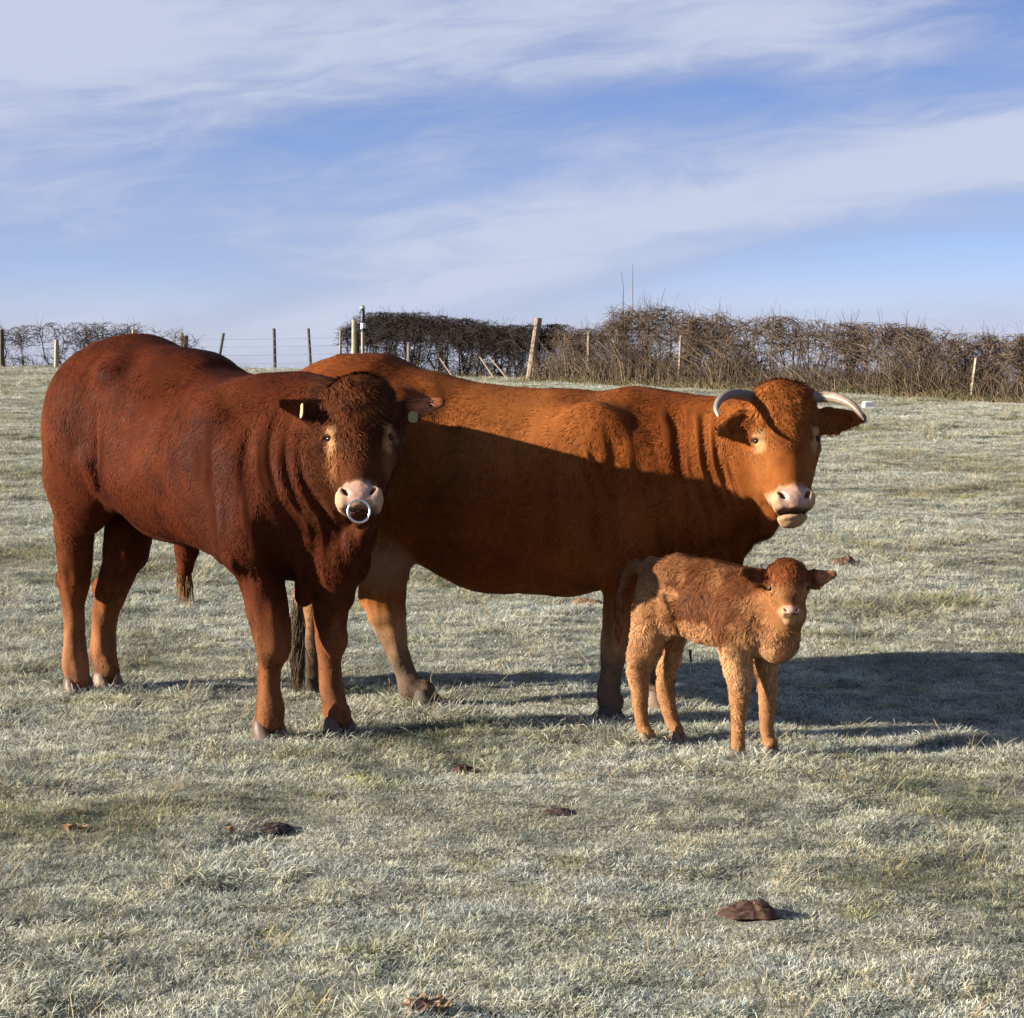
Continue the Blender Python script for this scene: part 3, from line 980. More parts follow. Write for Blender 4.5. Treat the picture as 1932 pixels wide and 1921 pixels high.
# ---- the bull
BULL = Frame((-1.285, 8.555), 46)
BULL_HEAD = HeadFrame(at_depth(677, 704, 7.72), 27, yaw=0, roll=1.5)
BULL_EARS = [(BULL_HEAD.w(-.120, -.12, -.115), BULL_HEAD.w(-.300, -.02, -.100)), (BULL_HEAD.w(.120, -.12, -.115), BULL_HEAD.w(.312, -.09, -.078))]
def sdf_bull():
    s, f, hf = Sdf(), BULL, BULL_HEAD
    L = f.L
    up = np.array([0, 0, 1.0])
    T = lambda u0, z0, r0, u1, z1, r1, sc, k=.05: s.rc(f.w(u0, 0, z0), f.w(u1, 0, z1), r0, r1, k, L, sc)
    T(-.66, 1.235, .24, -.42, 1.185, .335, .93)
    T(-.42, 1.185, .345, -.05, 1.085, .375, .86)
    T(-.05, 1.075, .385, .33, 1.012, .355, .92)
    T(.33, 1.010, .355, .62, 1.005, .36, .88)
    s.rc(f.w(.55, 0, 1.06), f.w(.86, 0, 1.03), .30, .24, .1, L, .92)
    # neck up to the back of the head, crest, throat and brisket
    s.rc(f.w(.60, 0, 1.10), hf.w(0, -.20, -.17), .27, .165, .08)
    s.rc(f.w(.55, 0, 1.245), hf.w(0, -.17, -.09), .11, .11, .08)
    s.rc(f.w(.80, 0, .86), hf.w(-.01, -.24, -.36), .20, .088, .07)
    s.rc(f.w(.70, 0, .78), f.w(.90, .0, .70), .20, .13, .08, L, .85)
    s.rc(hf.w(.02, -.22, -.50), f.w(.93, .02, .66), .035, .055, .05)
    s.rc(f.w(.93, .02, .66), f.w(.80, .04, .53), .06, .04, .05)
    for v, z in ((-.10, .60), (.10, .56)):
        s.rc(f.w(.86, v, z + .16), f.w(.78, v * .6, z - .06), .05, .035, .04)
    # shoulder, ribs, loin, hips and thighs
    for sd in (-1, 1):
        s.el(f.w(.50, sd * .27, 1.00), (f.h + up * .3, L, up - f.h * .3), (.19, .075, .31), .12)
        s.el(f.w(.66, sd * .22, .80), (f.h, L, up), (.17, .12, .18), .07)
        s.el(f.w(-.50, sd * .17, 1.12), (f.h, L, up), (.25, .17, .33), .07)
        s.el(f.w(-.55, sd * .17, .92), (f.h, L, up), (.18, .13, .23), .06)
        s.el(f.w(-.22, sd * .22, 1.37), (f.h, L, up), (.07, .07, .06), .08)
        s.el(f.w(-.10, sd * .36, 1.16), (f.h, L, up), (.14, .03, .12), .11, op=1)
        s.rc(f.w(-.33, sd * .27, 1.02), f.w(-.29, sd * .20, .84), .045, .03, .05)
    s.el(f.w(.42, 0, 1.43), (f.h, L, up), (.20, .12, .045), .08, op=1)
    s.rc(f.w(-.66, 0, 1.44), f.w(-.82, 0, 1.39), .06, .045, .05)
    s.chain([(f.w(-.80, 0, 1.39), .045), (f.w(-.90, 0, 1.28), .035), (f.w(-.93, 0, 1.0), .03), (f.w(-.92, .01, .70), .022)], .02)
    legs(s, f, [
        (-.17, [(510, 960, 70), (494, 1040, 50), (493, 1083, 44), (503, 1139, 41), (511, 1192, 38), (515, 1226, 33), (508, 1265, 22), (507, 1301, 21.5), (509, 1338, 27), (508, 1366, 31)]),
        (.10, [(632, 1000, 68), (630, 1070, 52), (628, 1119, 43), (624, 1156, 34), (624, 1196, 29), (622, 1253, 21), (624, 1297, 22.5), (631, 1338, 25), (639, 1362, 28)]),
        (-.15, [(150, 900, 66), (140, 985, 39), (141, 1051, 34), (140, 1095, 29), (138, 1150, 20), (140, 1194, 19), (142, 1255, 25), (147, 1289, 24)]),
        (.04, [(250, 940, 70, .10), (244, 992, 46), (238, 1040, 44), (224, 1078, 34), (210, 1117, 31), (200, 1150, 25), (196, 1194, 22.5), (195, 1238, 25), (203, 1280, 27)]),
    ])
    for px, py, v in ((112, 1093, -.15), (181, 1110, .04)):      # hocks
        P, t = f.px(px + 10, py, v)
        s.el(P, (f.h, L, up), (.05, .035, .05), .03)
    for px, py, v in ((517, 1212, -.17), (624, 1206, .10)):      # knees
        P, t = f.px(px, py, v)
        s.el(P + f.h * .022, (f.h, L, up), (.045, .050, .058), .025)
    # sheath
    a, t = f.px(352, 1040, .02); b, t = f.px(349, 1074, .02)
    s.rc(a, b, .05, .030, .05)
    s.rc(b, f.px(348, 1092, .02)[0], .028, .012, .02)
    add_head(s, hf, zs=.95, muz=.93, wide=.94, poll=1.15, jaw=.85, eye=.240, chin=.55)
    for B, E in BULL_EARS:
        add_ear(s, B, E, hf.Z, hf.Y - hf.Z * .25 + hf.X * (.6 if B @ hf.X < hf.P @ hf.X else -.55), .100)
    return s

# ---- the cow
COW = Frame((-.611, 8.834), 17)
COW_HEAD = HeadFrame(at_depth(1483, 723, 7.95), 17, yaw=3, roll=2.0, scale=.985)
COW_EARS = [(COW_HEAD.w(-.115, -.12, -.125), COW_HEAD.w(-.275, -.06, -.160)), (COW_HEAD.w(.120, -.14, -.125), COW_HEAD.w(.325, -.11, -.118))]
def sdf_cow():
    s, f, hf = Sdf(), COW, COW_HEAD
    L = f.L
    up = np.array([0, 0, 1.0])
    T = lambda u0, z0, r0, u1, z1, r1, sc, k=.05: s.rc(f.w(u0, 0, z0), f.w(u1, 0, z1), r0, r1, k, L, sc)
    T(-.16, 1.18, .225, .0, 1.125, .325, 1.0)
    T(.0, 1.125, .325, .28, .985, .375, .98)
    T(.28, .985, .38, .58, .895, .415, .96)
    T(.58, .895, .415, .86, .890, .410, .94)
    T(.86, .890, .410, 1.20, .930, .365, .88)
    T(1.20, .945, .36, 1.36, .96, .30, .88)
    s.rc(f.w(1.18, 0, 1.03), hf.w(-.02, -.22, -.20), .26, .15, .08)
    s.rc(f.w(1.20, 0, 1.145), hf.w(0, -.18, -.10), .10, .105, .08)
    s.rc(f.w(1.30, 0, .86), hf.w(-.03, -.24, -.36), .20, .09, .08)
    s.rc(f.w(1.38, 0, .78), f.w(1.49, 0, .66), .16, .09, .08, L, .85)
    s.rc(hf.w(-.02, -.245, -.455), f.w(1.58, 0, .69), .032, .045, .05)
    s.rc(f.w(1.58, 0, .69), f.w(1.46, 0, .55), .05, .05, .05)
    for sd in (-1, 1):
        s.el(f.w(1.10, sd * .28, .95), (f.h + up * .3, L, up - f.h * .3), (.19, .075, .32), .13)
        s.el(f.w(1.13, sd * .24, .72), (f.h, L, up), (.15, .12, .20), .07)
        s.el(f.w(.0, sd * .19, 1.05), (f.h, L, up), (.25, .16, .31), .08)
        s.el(f.w(.24, sd * .28, 1.25), (f.h, L, up), (.06, .06, .055), .08)
        s.el(f.w(.34, sd * .40, 1.10), (f.h, L, up), (.14, .03, .13), .12, op=1)
    s.rc(f.w(-.10, 0, 1.385), f.w(-.26, 0, 1.32), .05, .04, .05)
    s.chain([(f.px(*q, 0)[0], r) for q, r in (((598, 712), .04), ((582, 800), .03), ((572, 950), .025), ((564, 1120), .02), ((560, 1180), .012))], .02)
    # udder and teats
    s.el(f.px(737, 1026, -.12)[0], (f.h, L, up), (.115, .13, .130), .035)
    for px, py, v in ((737, 1083, -.19), (757, 1086, -.17), (722, 1080, -.05), (766, 1078, -.04)):
        P, t = f.px(px, py - 14, v); Q, t = f.px(px + 1, py + 12, v)
        s.rc(P, Q, .017, .011, .015)
    legs(s, f, [
        (-.20, [(1185, 1000, 62), (1176, 1085, 40), (1168, 1140, 31), (1161, 1200, 27), (1156, 1235, 25), (1151, 1275, 20), (1148, 1312, 22), (1152, 1342, 27)]),
        (.17, [(1215, 1010, 60), (1222, 1100, 36), (1226, 1180, 27), (1228, 1225, 25), (1230, 1280, 20), (1233, 1325, 21), (1240, 1352, 26)]),
        (-.13, [(715, 980, 62), (722, 1070, 50), (722, 1115, 45), (730, 1156, 37), (738, 1187, 29), (750, 1230, 22), (765, 1268, 20), (777, 1298, 25), (800, 1318, 25)]),
        (.13, [(620, 980, 65), (610, 1060, 48), (596, 1110, 30), (590, 1160, 21), (588, 1215, 19), (586, 1262, 22), (590, 1288, 24)]),
    ])
    for px, py, v in ((690, 1128, -.13),):
        P, t = f.px(px + 10, py, v)
        s.el(P, (f.h, L, up), (.05, .035, .05), .03)
    add_head(s, hf, zs=.885, wide=.985, poll=1.0, muz=.88, mouth=.5, jaw=1.16, eye=.232)
    B, E = COW_EARS[0]
    add_ear(s, B, E, hf.Z, hf.Y + hf.X * .5, .130)
    B, E = COW_EARS[1]
    add_ear(s, B, E, hf.Z, hf.Y - hf.Z * .2 - hf.X * .35, .112)
    return s

# ---- the calf
CALF = Frame((.723, 7.748), 41)
CALF_HEAD = HeadFrame(at_depth(1488, 1064, 7.43), 20, yaw=0, roll=1.0, scale=.54)
CALF_EARS = [(CALF_HEAD.w(-.12, -.12, -.085), CALF_HEAD.w(-.315, -.02, -.030)), (CALF_HEAD.w(.13, -.14, -.085), CALF_HEAD.w(.325, -.10, -.045))]
def sdf_calf():
    s, f, hf = Sdf(), CALF, CALF_HEAD
    L = f.L
    up = np.array([0, 0, 1.0])
    T = lambda u0, z0, r0, u1, z1, r1, sc, k=.04: s.rc(f.w(u0, 0, z0), f.w(u1, 0, z1), r0, r1, k, L, sc)
    T(-.225, .585, .088, -.15, .570, .137, .80)
    T(-.15, .570, .137, .02, .545, .146, .78)
    T(.02, .545, .146, .20, .53, .140, .80)
    s.rc(f.w(.16, 0, .56), hf.w(0, -.23, -.18), .108, .064, .05)
    s.rc(f.w(.22, 0, .47), f.w(.30, 0, .43), .10, .075, .05)
    s.rc(f.w(.30, 0, .46), hf.w(.03, -.22, -.30), .065, .05, .05)
    for sd in (-1, 1):
        s.el(f.w(-.165, sd * .07, .54), (f.h, L, up), (.108, .06, .135), .04)
        s.el(f.w(.19, sd * .09, .50), (f.h, L, up), (.08, .05, .12), .04)
    s.rc(f.w(-.26, 0, .67), f.w(-.31, 0, .65), .025, .02, .03)
    s.chain([(f.px(*q, 0)[0], r) for q, r in (((1200, 1066), .022), ((1182, 1078), .02), ((1173, 1110), .017), ((1168, 1150), .014), ((1167, 1185), .010))], .01)
    legs(s, f, [
        (-.08, [(1232, 1140, 42), (1226, 1195, 39), (1213, 1236, 33), (1205, 1264, 25), (1207, 1304, 19), (1209, 1343, 15), (1213, 1372, 14.5), (1222, 1396, 16)]),
        (.07, [(1262, 1150, 38), (1272, 1200, 26), (1268, 1238, 20), (1257, 1266, 19), (1255, 1304, 19), (1261, 1335, 17), (1268, 1362, 15), (1277, 1385, 16)]),
        (-.07, [(1390, 1160, 44), (1390, 1215, 38), (1393, 1262, 30), (1395, 1290, 25), (1394, 1317, 22), (1394, 1343, 18), (1392, 1370, 15), (1392, 1396, 15), (1393, 1418, 17)]),
        (.08, [(1440, 1190, 40), (1445, 1245, 28), (1447, 1290, 21), (1448, 1317, 19), (1447, 1343, 17), (1446, 1370, 15), (1450, 1396, 14), (1455, 1414, 16)]),
    ], k=.015, foot=.014, thin=.88)
    add_head(s, hf, zs=.62, muz=.64, poll=1.10, wide=.98, jaw=.82, eye=.245, slit=False)
    for B, E in CALF_EARS:
        add_ear(s, B, E, hf.Z, hf.Y - hf.Z * .2 - hf.X * (.5 if B @ hf.X > hf.P @ hf.X else -.4), .070, th=.012, k=.015)
    return s
# ---------------------------------------------------------------- coats, fur, eyes, hooves, horns
M_coat = None
def mat_hide(name, rough):
    s = Nodes(name)
    c = s.attr('Col')
    n = s.noise(s.pos(), 38.0, 4, .6)
    c = s.mix(1.0, c, s.mix(n, (.72, .72, .72), (1.25, 1.25, 1.25)), 'MULTIPLY')
    s.color(c)
    s.put(s.bsdf.inputs['Roughness'], s.rng(s.attr('wet', 'Fac'), 0, 1, rough, .32))
    s.put(s.bsdf.inputs['Specular IOR Level'], s.rng(s.attr('wet', 'Fac'), 0, 1, .06, .45))
    s.bump(s.noise(s.pos(), 160.0, 3, .6), .25, .004)
    return s.mat
def mat_fur(name, rough):
    s = Nodes(name)
    s.color(s.attr('Col'))
    s.bsdf.inputs['Roughness'].default_value = rough
    s.bsdf.inputs['Specular IOR Level'].default_value = .05
    return s.mat
M_hide = mat_hide('hide', .9)
M_fur = mat_fur('coat_hair', .58)
M_eye = mat_plain('dark_eye', (.010, .006, .004), .22, 0, .35)
M_hoof = mat_plain('hoof_horn', (.20, .135, .095), .55, 0, .3, 30.0)
M_hoof_pink = mat_plain('pale_hoof_horn', (.105, .064, .045), .5, 0, .3, 30.0)
M_hoof_dark = mat_plain('muddy_hoof', (.07, .055, .042), .7, 0, .2, 30.0)

def gauss(L, c, r):
    return np.exp(-np.sum(((L - np.array(c)) / np.array(r)) ** 2, 1))

def face_colours(col, wet, Hl, zs, base_c, cream, pink, ring, muz, eye, low=-.70):
    """muzzle, nose pad, eye rings; Hl in head units with z already unscaled"""
    near = (np.abs(Hl[:, 0]) < .2) & (Hl[:, 2] < .1) & (Hl[:, 2] > -.66) & (Hl[:, 1] > -.30) & (Hl[:, 1] < .1)
    x, y, z = Hl[:, 0], Hl[:, 1], Hl[:, 2]
    m = near * sstep(-.432, -.470, z + .10 * np.clip(np.abs(x) - .03, 0, 1) + .010 * vnoise(Hl * 60, 3)) * sstep(-.18, -.12, y)
    m = m * sstep(low, low + .012, z)
    col = mixc(col, cream, m)
    pad = near * sstep(-.452, -.468, z) * sstep(.075 * muz, .050 * muz, np.abs(x)) * sstep(-.553, -.545, z) * sstep(-.09, -.06, y)
    col = mixc(col, pink, pad * .9)
    wet = np.maximum(wet, pad)
    for sx in (-1, 1):
        e = gauss(Hl, (sx * .056 * muz, .0, -.492), (.013 * muz, .05, .018))
        col = mixc(col, np.array([.10, .04, .03]), near * np.clip(e * 1.5 - .45, 0, 1))
        e = np.maximum(gauss(Hl, (sx * .112, -.05, -eye - .030), (.030, .07, .030)), gauss(Hl, (sx * .108, -.05, -eye + .024), (.022, .07, .026)))
        e = np.maximum(e, .8 * gauss(Hl, (sx * .122, -.05, -eye), (.028, .07, .034))) * (1 + .35 * vnoise(Hl * 38, 7))
        col = mixc(col, ring, near * np.clip(e * 1.9 - .55, 0, 1) * .92)
        e = gauss(Hl, (sx * .128, -.055, -eye), (.027, .05, .0165))
        col = mixc(col, np.array([.035, .016, .010]), near * np.clip(e * 2.2 - 1.0, 0, 1))
    spk = near * m * sstep(.15, .6, vnoise(Hl * 90, 13)) * .28
    col = mixc(col, np.array([.36, .22, .15]), spk)
    col = mixc(col, np.array([.40, .22, .15]), near * m * sstep(.2, .8, vnoise(Hl * 24, 14)) * .35)
    groove = near * np.exp(-((np.abs(x) - .004 - .30 * np.clip(z + .545, 0, .06)) / .004) ** 2) * sstep(-.548, -.54, z) * sstep(-.485, -.50, z) * sstep(-.07, -.05, y)
    col = mixc(col, np.array([.22, .11, .085]), groove * .5)
    col = mixc(col, np.array([.20, .10, .07]), near * m * sstep(-.09, -.15, y) * .55)
    lip = near * np.exp(-((z + .5585) / .010) ** 2) * sstep(.085 * muz, .07 * muz, np.abs(x)) * sstep(-.12, -.08, y)
    col = mixc(col, np.array([.03, .012, .01]), lip)
    return col, wet, m

def build_fur(name, V, Q, Nrm, n, length, width, flow, lift, colour, rt, seed, wave=.0, messy=None, seg=3, clump=.035, tipl=1.12, swirl=.8, streak=.50):
    r = np.random.default_rng(seed)
    T = np.concatenate([Q[:, [0, 1, 2]], Q[:, [0, 2, 3]]])
    ar = np.linalg.norm(np.cross(V[T[:, 1]] - V[T[:, 0]], V[T[:, 2]] - V[T[:, 0]]), axis=1)
    pr = ar / ar.sum()
    k = r.choice(len(T), n, p=pr)
    u, v = r.uniform(0, 1, n), r.uniform(0, 1, n)
    f = u + v > 1
    u[f], v[f] = 1 - u[f], 1 - v[f]
    w = np.stack([1 - u - v, u, v], 1)
    P = np.einsum('ij,ijk->ik', w, V[T[k]])
    N = unit(np.einsum('ij,ijk->ik', w, Nrm[T[k]]))
    ln = length(P)
    keep = ln > .002
    P, N, ln = P[keep], N[keep], ln[keep]
    n = len(P)
    D = flow(P, N)
    D = unit(D - N * np.sum(D * N, 1)[:, None])
    S = np.cross(N, D)
    a = swirl * fbm(P * 7.0, seed, 2) + .45 * vnoise(P * 26.0, seed + 3) + r.normal(0, .16, n)
    D = D * np.cos(a)[:, None] + S * np.sin(a)[:, None]
    S = np.cross(N, D)
    lf = lift(P) * (1 + (.25 + .45 * (0 if messy is None else 0)) * vnoise(P * 34.0, seed + 5)) * r.uniform(.7, 1.3, n)
    lf = np.clip(lf, .15, 1.2)
    ln = ln * r.uniform(.55, 1.25, n)
    cid = np.floor((P + .4 * clump * np.stack([vnoise(P / clump * .7, seed + 21 + q) for q in range(3)], 1)) / clump).astype(np.int64)
    ch = hash3(cid[:, 0], cid[:, 1], cid[:, 2], seed) - .5
    ca = (hash3(cid[:, 0], cid[:, 1], cid[:, 2], seed + 1) - .5) * 1.0
    ms = np.full(n, 1.0) if messy is None else messy(P)
    ca = ca * ms
    D, S = D * np.cos(ca)[:, None] + S * np.sin(ca)[:, None], S * np.cos(ca)[:, None] - D * np.sin(ca)[:, None]
    lf = lf * (1 + .9 * ch * ms)
    Pa = P - D * ((P @ unit(np.array([.3, .5, .8]))) * 0)[:, None]
    Pa = P - D * (.84 * np.sum(P * D, 1))[:, None]
    tone = (1 + streak * vnoise(Pa * 34.0, seed + 7) + .6 * streak * vnoise(Pa * 80.0, seed + 8)) * r.uniform(.78, 1.22, n)
    c0 = colour(P) * (tone * (1 + .30 * ch * (.35 + .65 * ms)))[:, None]
    wd = width * r.uniform(.7, 1.3, n)
    if wave > 0:
        ph, am = 6.28 * vnoise(P * 14, seed + 11), wave * ln
    pts = [P - N * .0015]
    dcur = D * np.cos(lf)[:, None] + N * np.sin(lf)[:, None]
    for j in range(1, seg):
        g = j / (seg - 1)
        lj = lf * (1.15 - .85 * g)
        dcur = D * np.cos(lj)[:, None] + N * np.sin(lj)[:, None]
        p = pts[-1] + dcur * (ln / (seg - 1))[:, None]
        if wave > 0:
            p = p + S * (am * np.sin(ph + 5.0 * g) * g)[:, None]
        pts.append(p)
    Vs, Cs = [], []
    for j in range(seg - 1):
        g = j / (seg - 1)
        o = S * (wd * (1 - .45 * g) * .5)[:, None]
        Vs += [pts[j] - o, pts[j] + o]
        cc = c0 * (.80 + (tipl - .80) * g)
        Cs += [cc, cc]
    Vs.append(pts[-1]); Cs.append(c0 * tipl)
    nv = 2 * (seg - 1) + 1
    Vf = np.stack(Vs, 1).reshape(-1, 3); Cf = np.clip(np.stack(Cs, 1).reshape(-1, 3), .003, .95)
    i0 = (np.arange(n) * nv)[:, None]
    faces = []
    if seg > 2:
        faces.append(np.concatenate([i0 + np.array([2 * j, 2 * j + 1, 2 * j + 3, 2 * j + 2]) for j in range(seg - 2)]))
    q = 2 * (seg - 2)
    faces.append(i0 + np.array([q, q + 1, q + 2]))
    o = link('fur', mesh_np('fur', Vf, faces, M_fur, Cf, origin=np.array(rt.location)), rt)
    o['kind'] = 'stuff'
    return o

def uv_sphere(r, n=14, m=10):
    V, Q = [], []
    for j in range(m + 1):
        for i in range(n):
            a, b = math.pi * j / m, 2 * math.pi * i / n
            V.append((r * math.sin(a) * math.cos(b), r * math.sin(a) * math.sin(b), r * math.cos(a)))
    for j in range(m):
        for i in range(n):
            Q.append((j * n + i, j * n + (i + 1) % n, (j + 1) * n + (i + 1) % n, (j + 1) * n + i))
    return np.array(V), np.array(Q)

def add_eyes(rt, hf, r, eye, zs, wide, out=.1155):
    V, Q = uv_sphere(r)
    V = V @ np.array([[1, 0, 0], [0, 1, 0], [0, 0, .70]])
    for sx in (-1, 1):
        c = hf.w(sx * out * wide, -.0705, -eye * zs)
        o = link('eye', mesh_np('eye', V, Q, M_eye), rt)
        o.location = c - np.array(rt.location)

def add_hooves(rt, f, feet, sc, mats):
    """two claws to a foot; feet: (ground point, turn in radians)"""
    n = 14
    for (P, turn), mt in zip(feet, mats):
        ca, sa = math.cos(turn), math.sin(turn)
        h = f.h * ca + f.L * sa; L = np.cross([0, 0, 1.0], h)
        for sd in (-1, 1):
            V = []
            lev = ((0.0, -.052, .062, .031), (.022, -.052, .052, .032), (.046, -.050, .036, .030), (.068, -.044, .020, .026), (.080, -.036, .010, .019))
            for z, x0, x1, w in lev:
                for i in range(n):
                    a = 2 * math.pi * i / n
                    cx, hx = (x0 + x1) / 2, (x1 - x0) / 2
                    x = cx + hx * math.cos(a)
                    y = w * math.sin(a) * (1 - .30 * max(0, math.cos(a)) ** 2) * (1.0 if math.sin(a) * sd > 0 else .85)
                    V.append((x, y + sd * .034 + sd * .006 * (x > 0), z))
            V = np.array(V) * sc
            W = V[:, :1] * h + V[:, 1:2] * L + V[:, 2:] * np.array([0, 0, 1.0])
            i = np.arange(len(lev) * n).reshape(len(lev), n); nx = np.roll(i, -1, 1)
            Q = np.stack([i[:-1], nx[:-1], nx[1:], i[1:]], -1).reshape(-1, 4)
            W = np.concatenate([W, [W[-n:].mean(0)]])
            T = np.stack([i[-1], nx[-1], np.full(n, len(W) - 1)], 1)
            o = link('hoof', mesh_np('hoof', W, [Q, T], mt), rt)
            o.location = P - np.array(rt.location)

def ground_z(P):
    return float(height(np.array([P[0]]), np.array([P[1]]))[0])

def foot(f, px, py, v, back=.0):
    P, t = f.px(px, py, v)
    P = P + f.h * back
    P[2] = ground_z(P) - .004
    return P

def body_obj(rt, V, Q, col, wet):
    o = link('body', mesh_np('body', V, Q, M_hide, col, extra={'wet': wet}, origin=np.array(rt.location)), rt)
    return o

def ring_mesh(R, r, n=28, m=8, gap=0.0):
    a = np.linspace(gap, 2 * np.pi - gap, n)
    P = np.stack([R * np.sin(a), 0 * a, -R * np.cos(a)], 1)
    V, Q = tubes(np.concatenate([P, P[1:2]])[None] if gap == 0 else P[None], np.full((1, n + (gap == 0)), r), m)
    return V, Q

def ear_tag(rt, P, ax, up, size, mat):
    """a thin rounded plastic tag"""
    n = 14
    nrm = unit(np.cross(ax, up))
    V = []
    for z in (-.5, .5):
        for i in range(n):
            a = 2 * math.pi * i / n
            sx = math.copysign(abs(math.cos(a)) ** .7, math.cos(a)) * size[0] / 2
            sy = math.copysign(abs(math.sin(a)) ** .7, math.sin(a)) * size[1] / 2
            V.append(np.array(ax) * sx + np.array(up) * sy + nrm * z * .004)
    V = np.array(V)
    i = np.arange(n); j = (i + 1) % n
    Q = np.stack([i, j, j + n, i + n], 1)
    o = link('ear_tag', mesh_np('ear_tag', V, [Q, np.arange(n, 2 * n)[None], np.arange(n)[::-1][None]], mat, smooth=False), rt)
    o.location = P - np.array(rt.location)

def folds(V, f, lines):
    """creases and ridges of loose skin: lines of (points seen on the near side, plane, width, depth)"""
    L = f.loc(V)
    q = np.stack([L[:, 0], L[:, 2]], 1)
    side = sstep(.04, .14, np.abs(L[:, 1]))
    d = np.zeros(len(V))
    for pts, vv, w, dep in lines:
        A = [f.px(a, b, vv)[0] for a, b in pts]
        A = [((P - f.O) @ f.h, P[2]) for P in A]
        best = np.full(len(V), 9.0); tt = np.zeros(len(V))
        for k in range(len(A) - 1):
            a, b = np.array(A[k]), np.array(A[k + 1])
            ba = b - a
            t = np.clip((q - a) @ ba / (ba @ ba), 0, 1)
            dd = np.linalg.norm(q - a - t[:, None] * ba, axis=1)
            m = dd < best
            best[m] = dd[m]; tt[m] = (k + t[m]) / (len(A) - 1)
        d += dep * np.exp(-(best / w) ** 2) * (.25 + .75 * np.sin(np.pi * np.clip(tt, .02, .98)))
    return d * side

UPV = np.array([0, 0, 1.0])
def flow_of(f, hf, zs, leg_top):
    def flow(P, N):
        L = f.loc(P)
        d = -f.h * .55 - UPV * .85
        D = np.tile(d, (len(P), 1))
        top = sstep(.55, .95, N[:, 2])[:, None]
        D = D * (1 - top) + (-f.h + UPV * -.1) * top
        leg = sstep(leg_top, leg_top - .12, L[:, 2])[:, None]
        D = D * (1 - leg) - UPV * leg
        H = hf.loc(P)
        hd = ((np.abs(H[:, 0]) < .22) & (H[:, 1] > -.24) & (H[:, 2] > -.62) & (H[:, 2] < .10))[:, None]
        Hd = -hf.Z * .9 + hf.X * (np.clip(H[:, 0] * 6, -.8, .8))[:, None]
        w = headw(H)[:, None]
        return D * (1 - w) + Hd * w
    return flow

def headw(H):
    return sstep(.25, .19, np.abs(H[:, 0])) * sstep(-.29, -.20, H[:, 1]) * sstep(-.70, -.60, H[:, 2]) * sstep(.16, .06, H[:, 2])

def unscale(H, zs, wide):
    return np.stack([H[:, 0] / wide, H[:, 1], H[:, 2] / zs], 1)

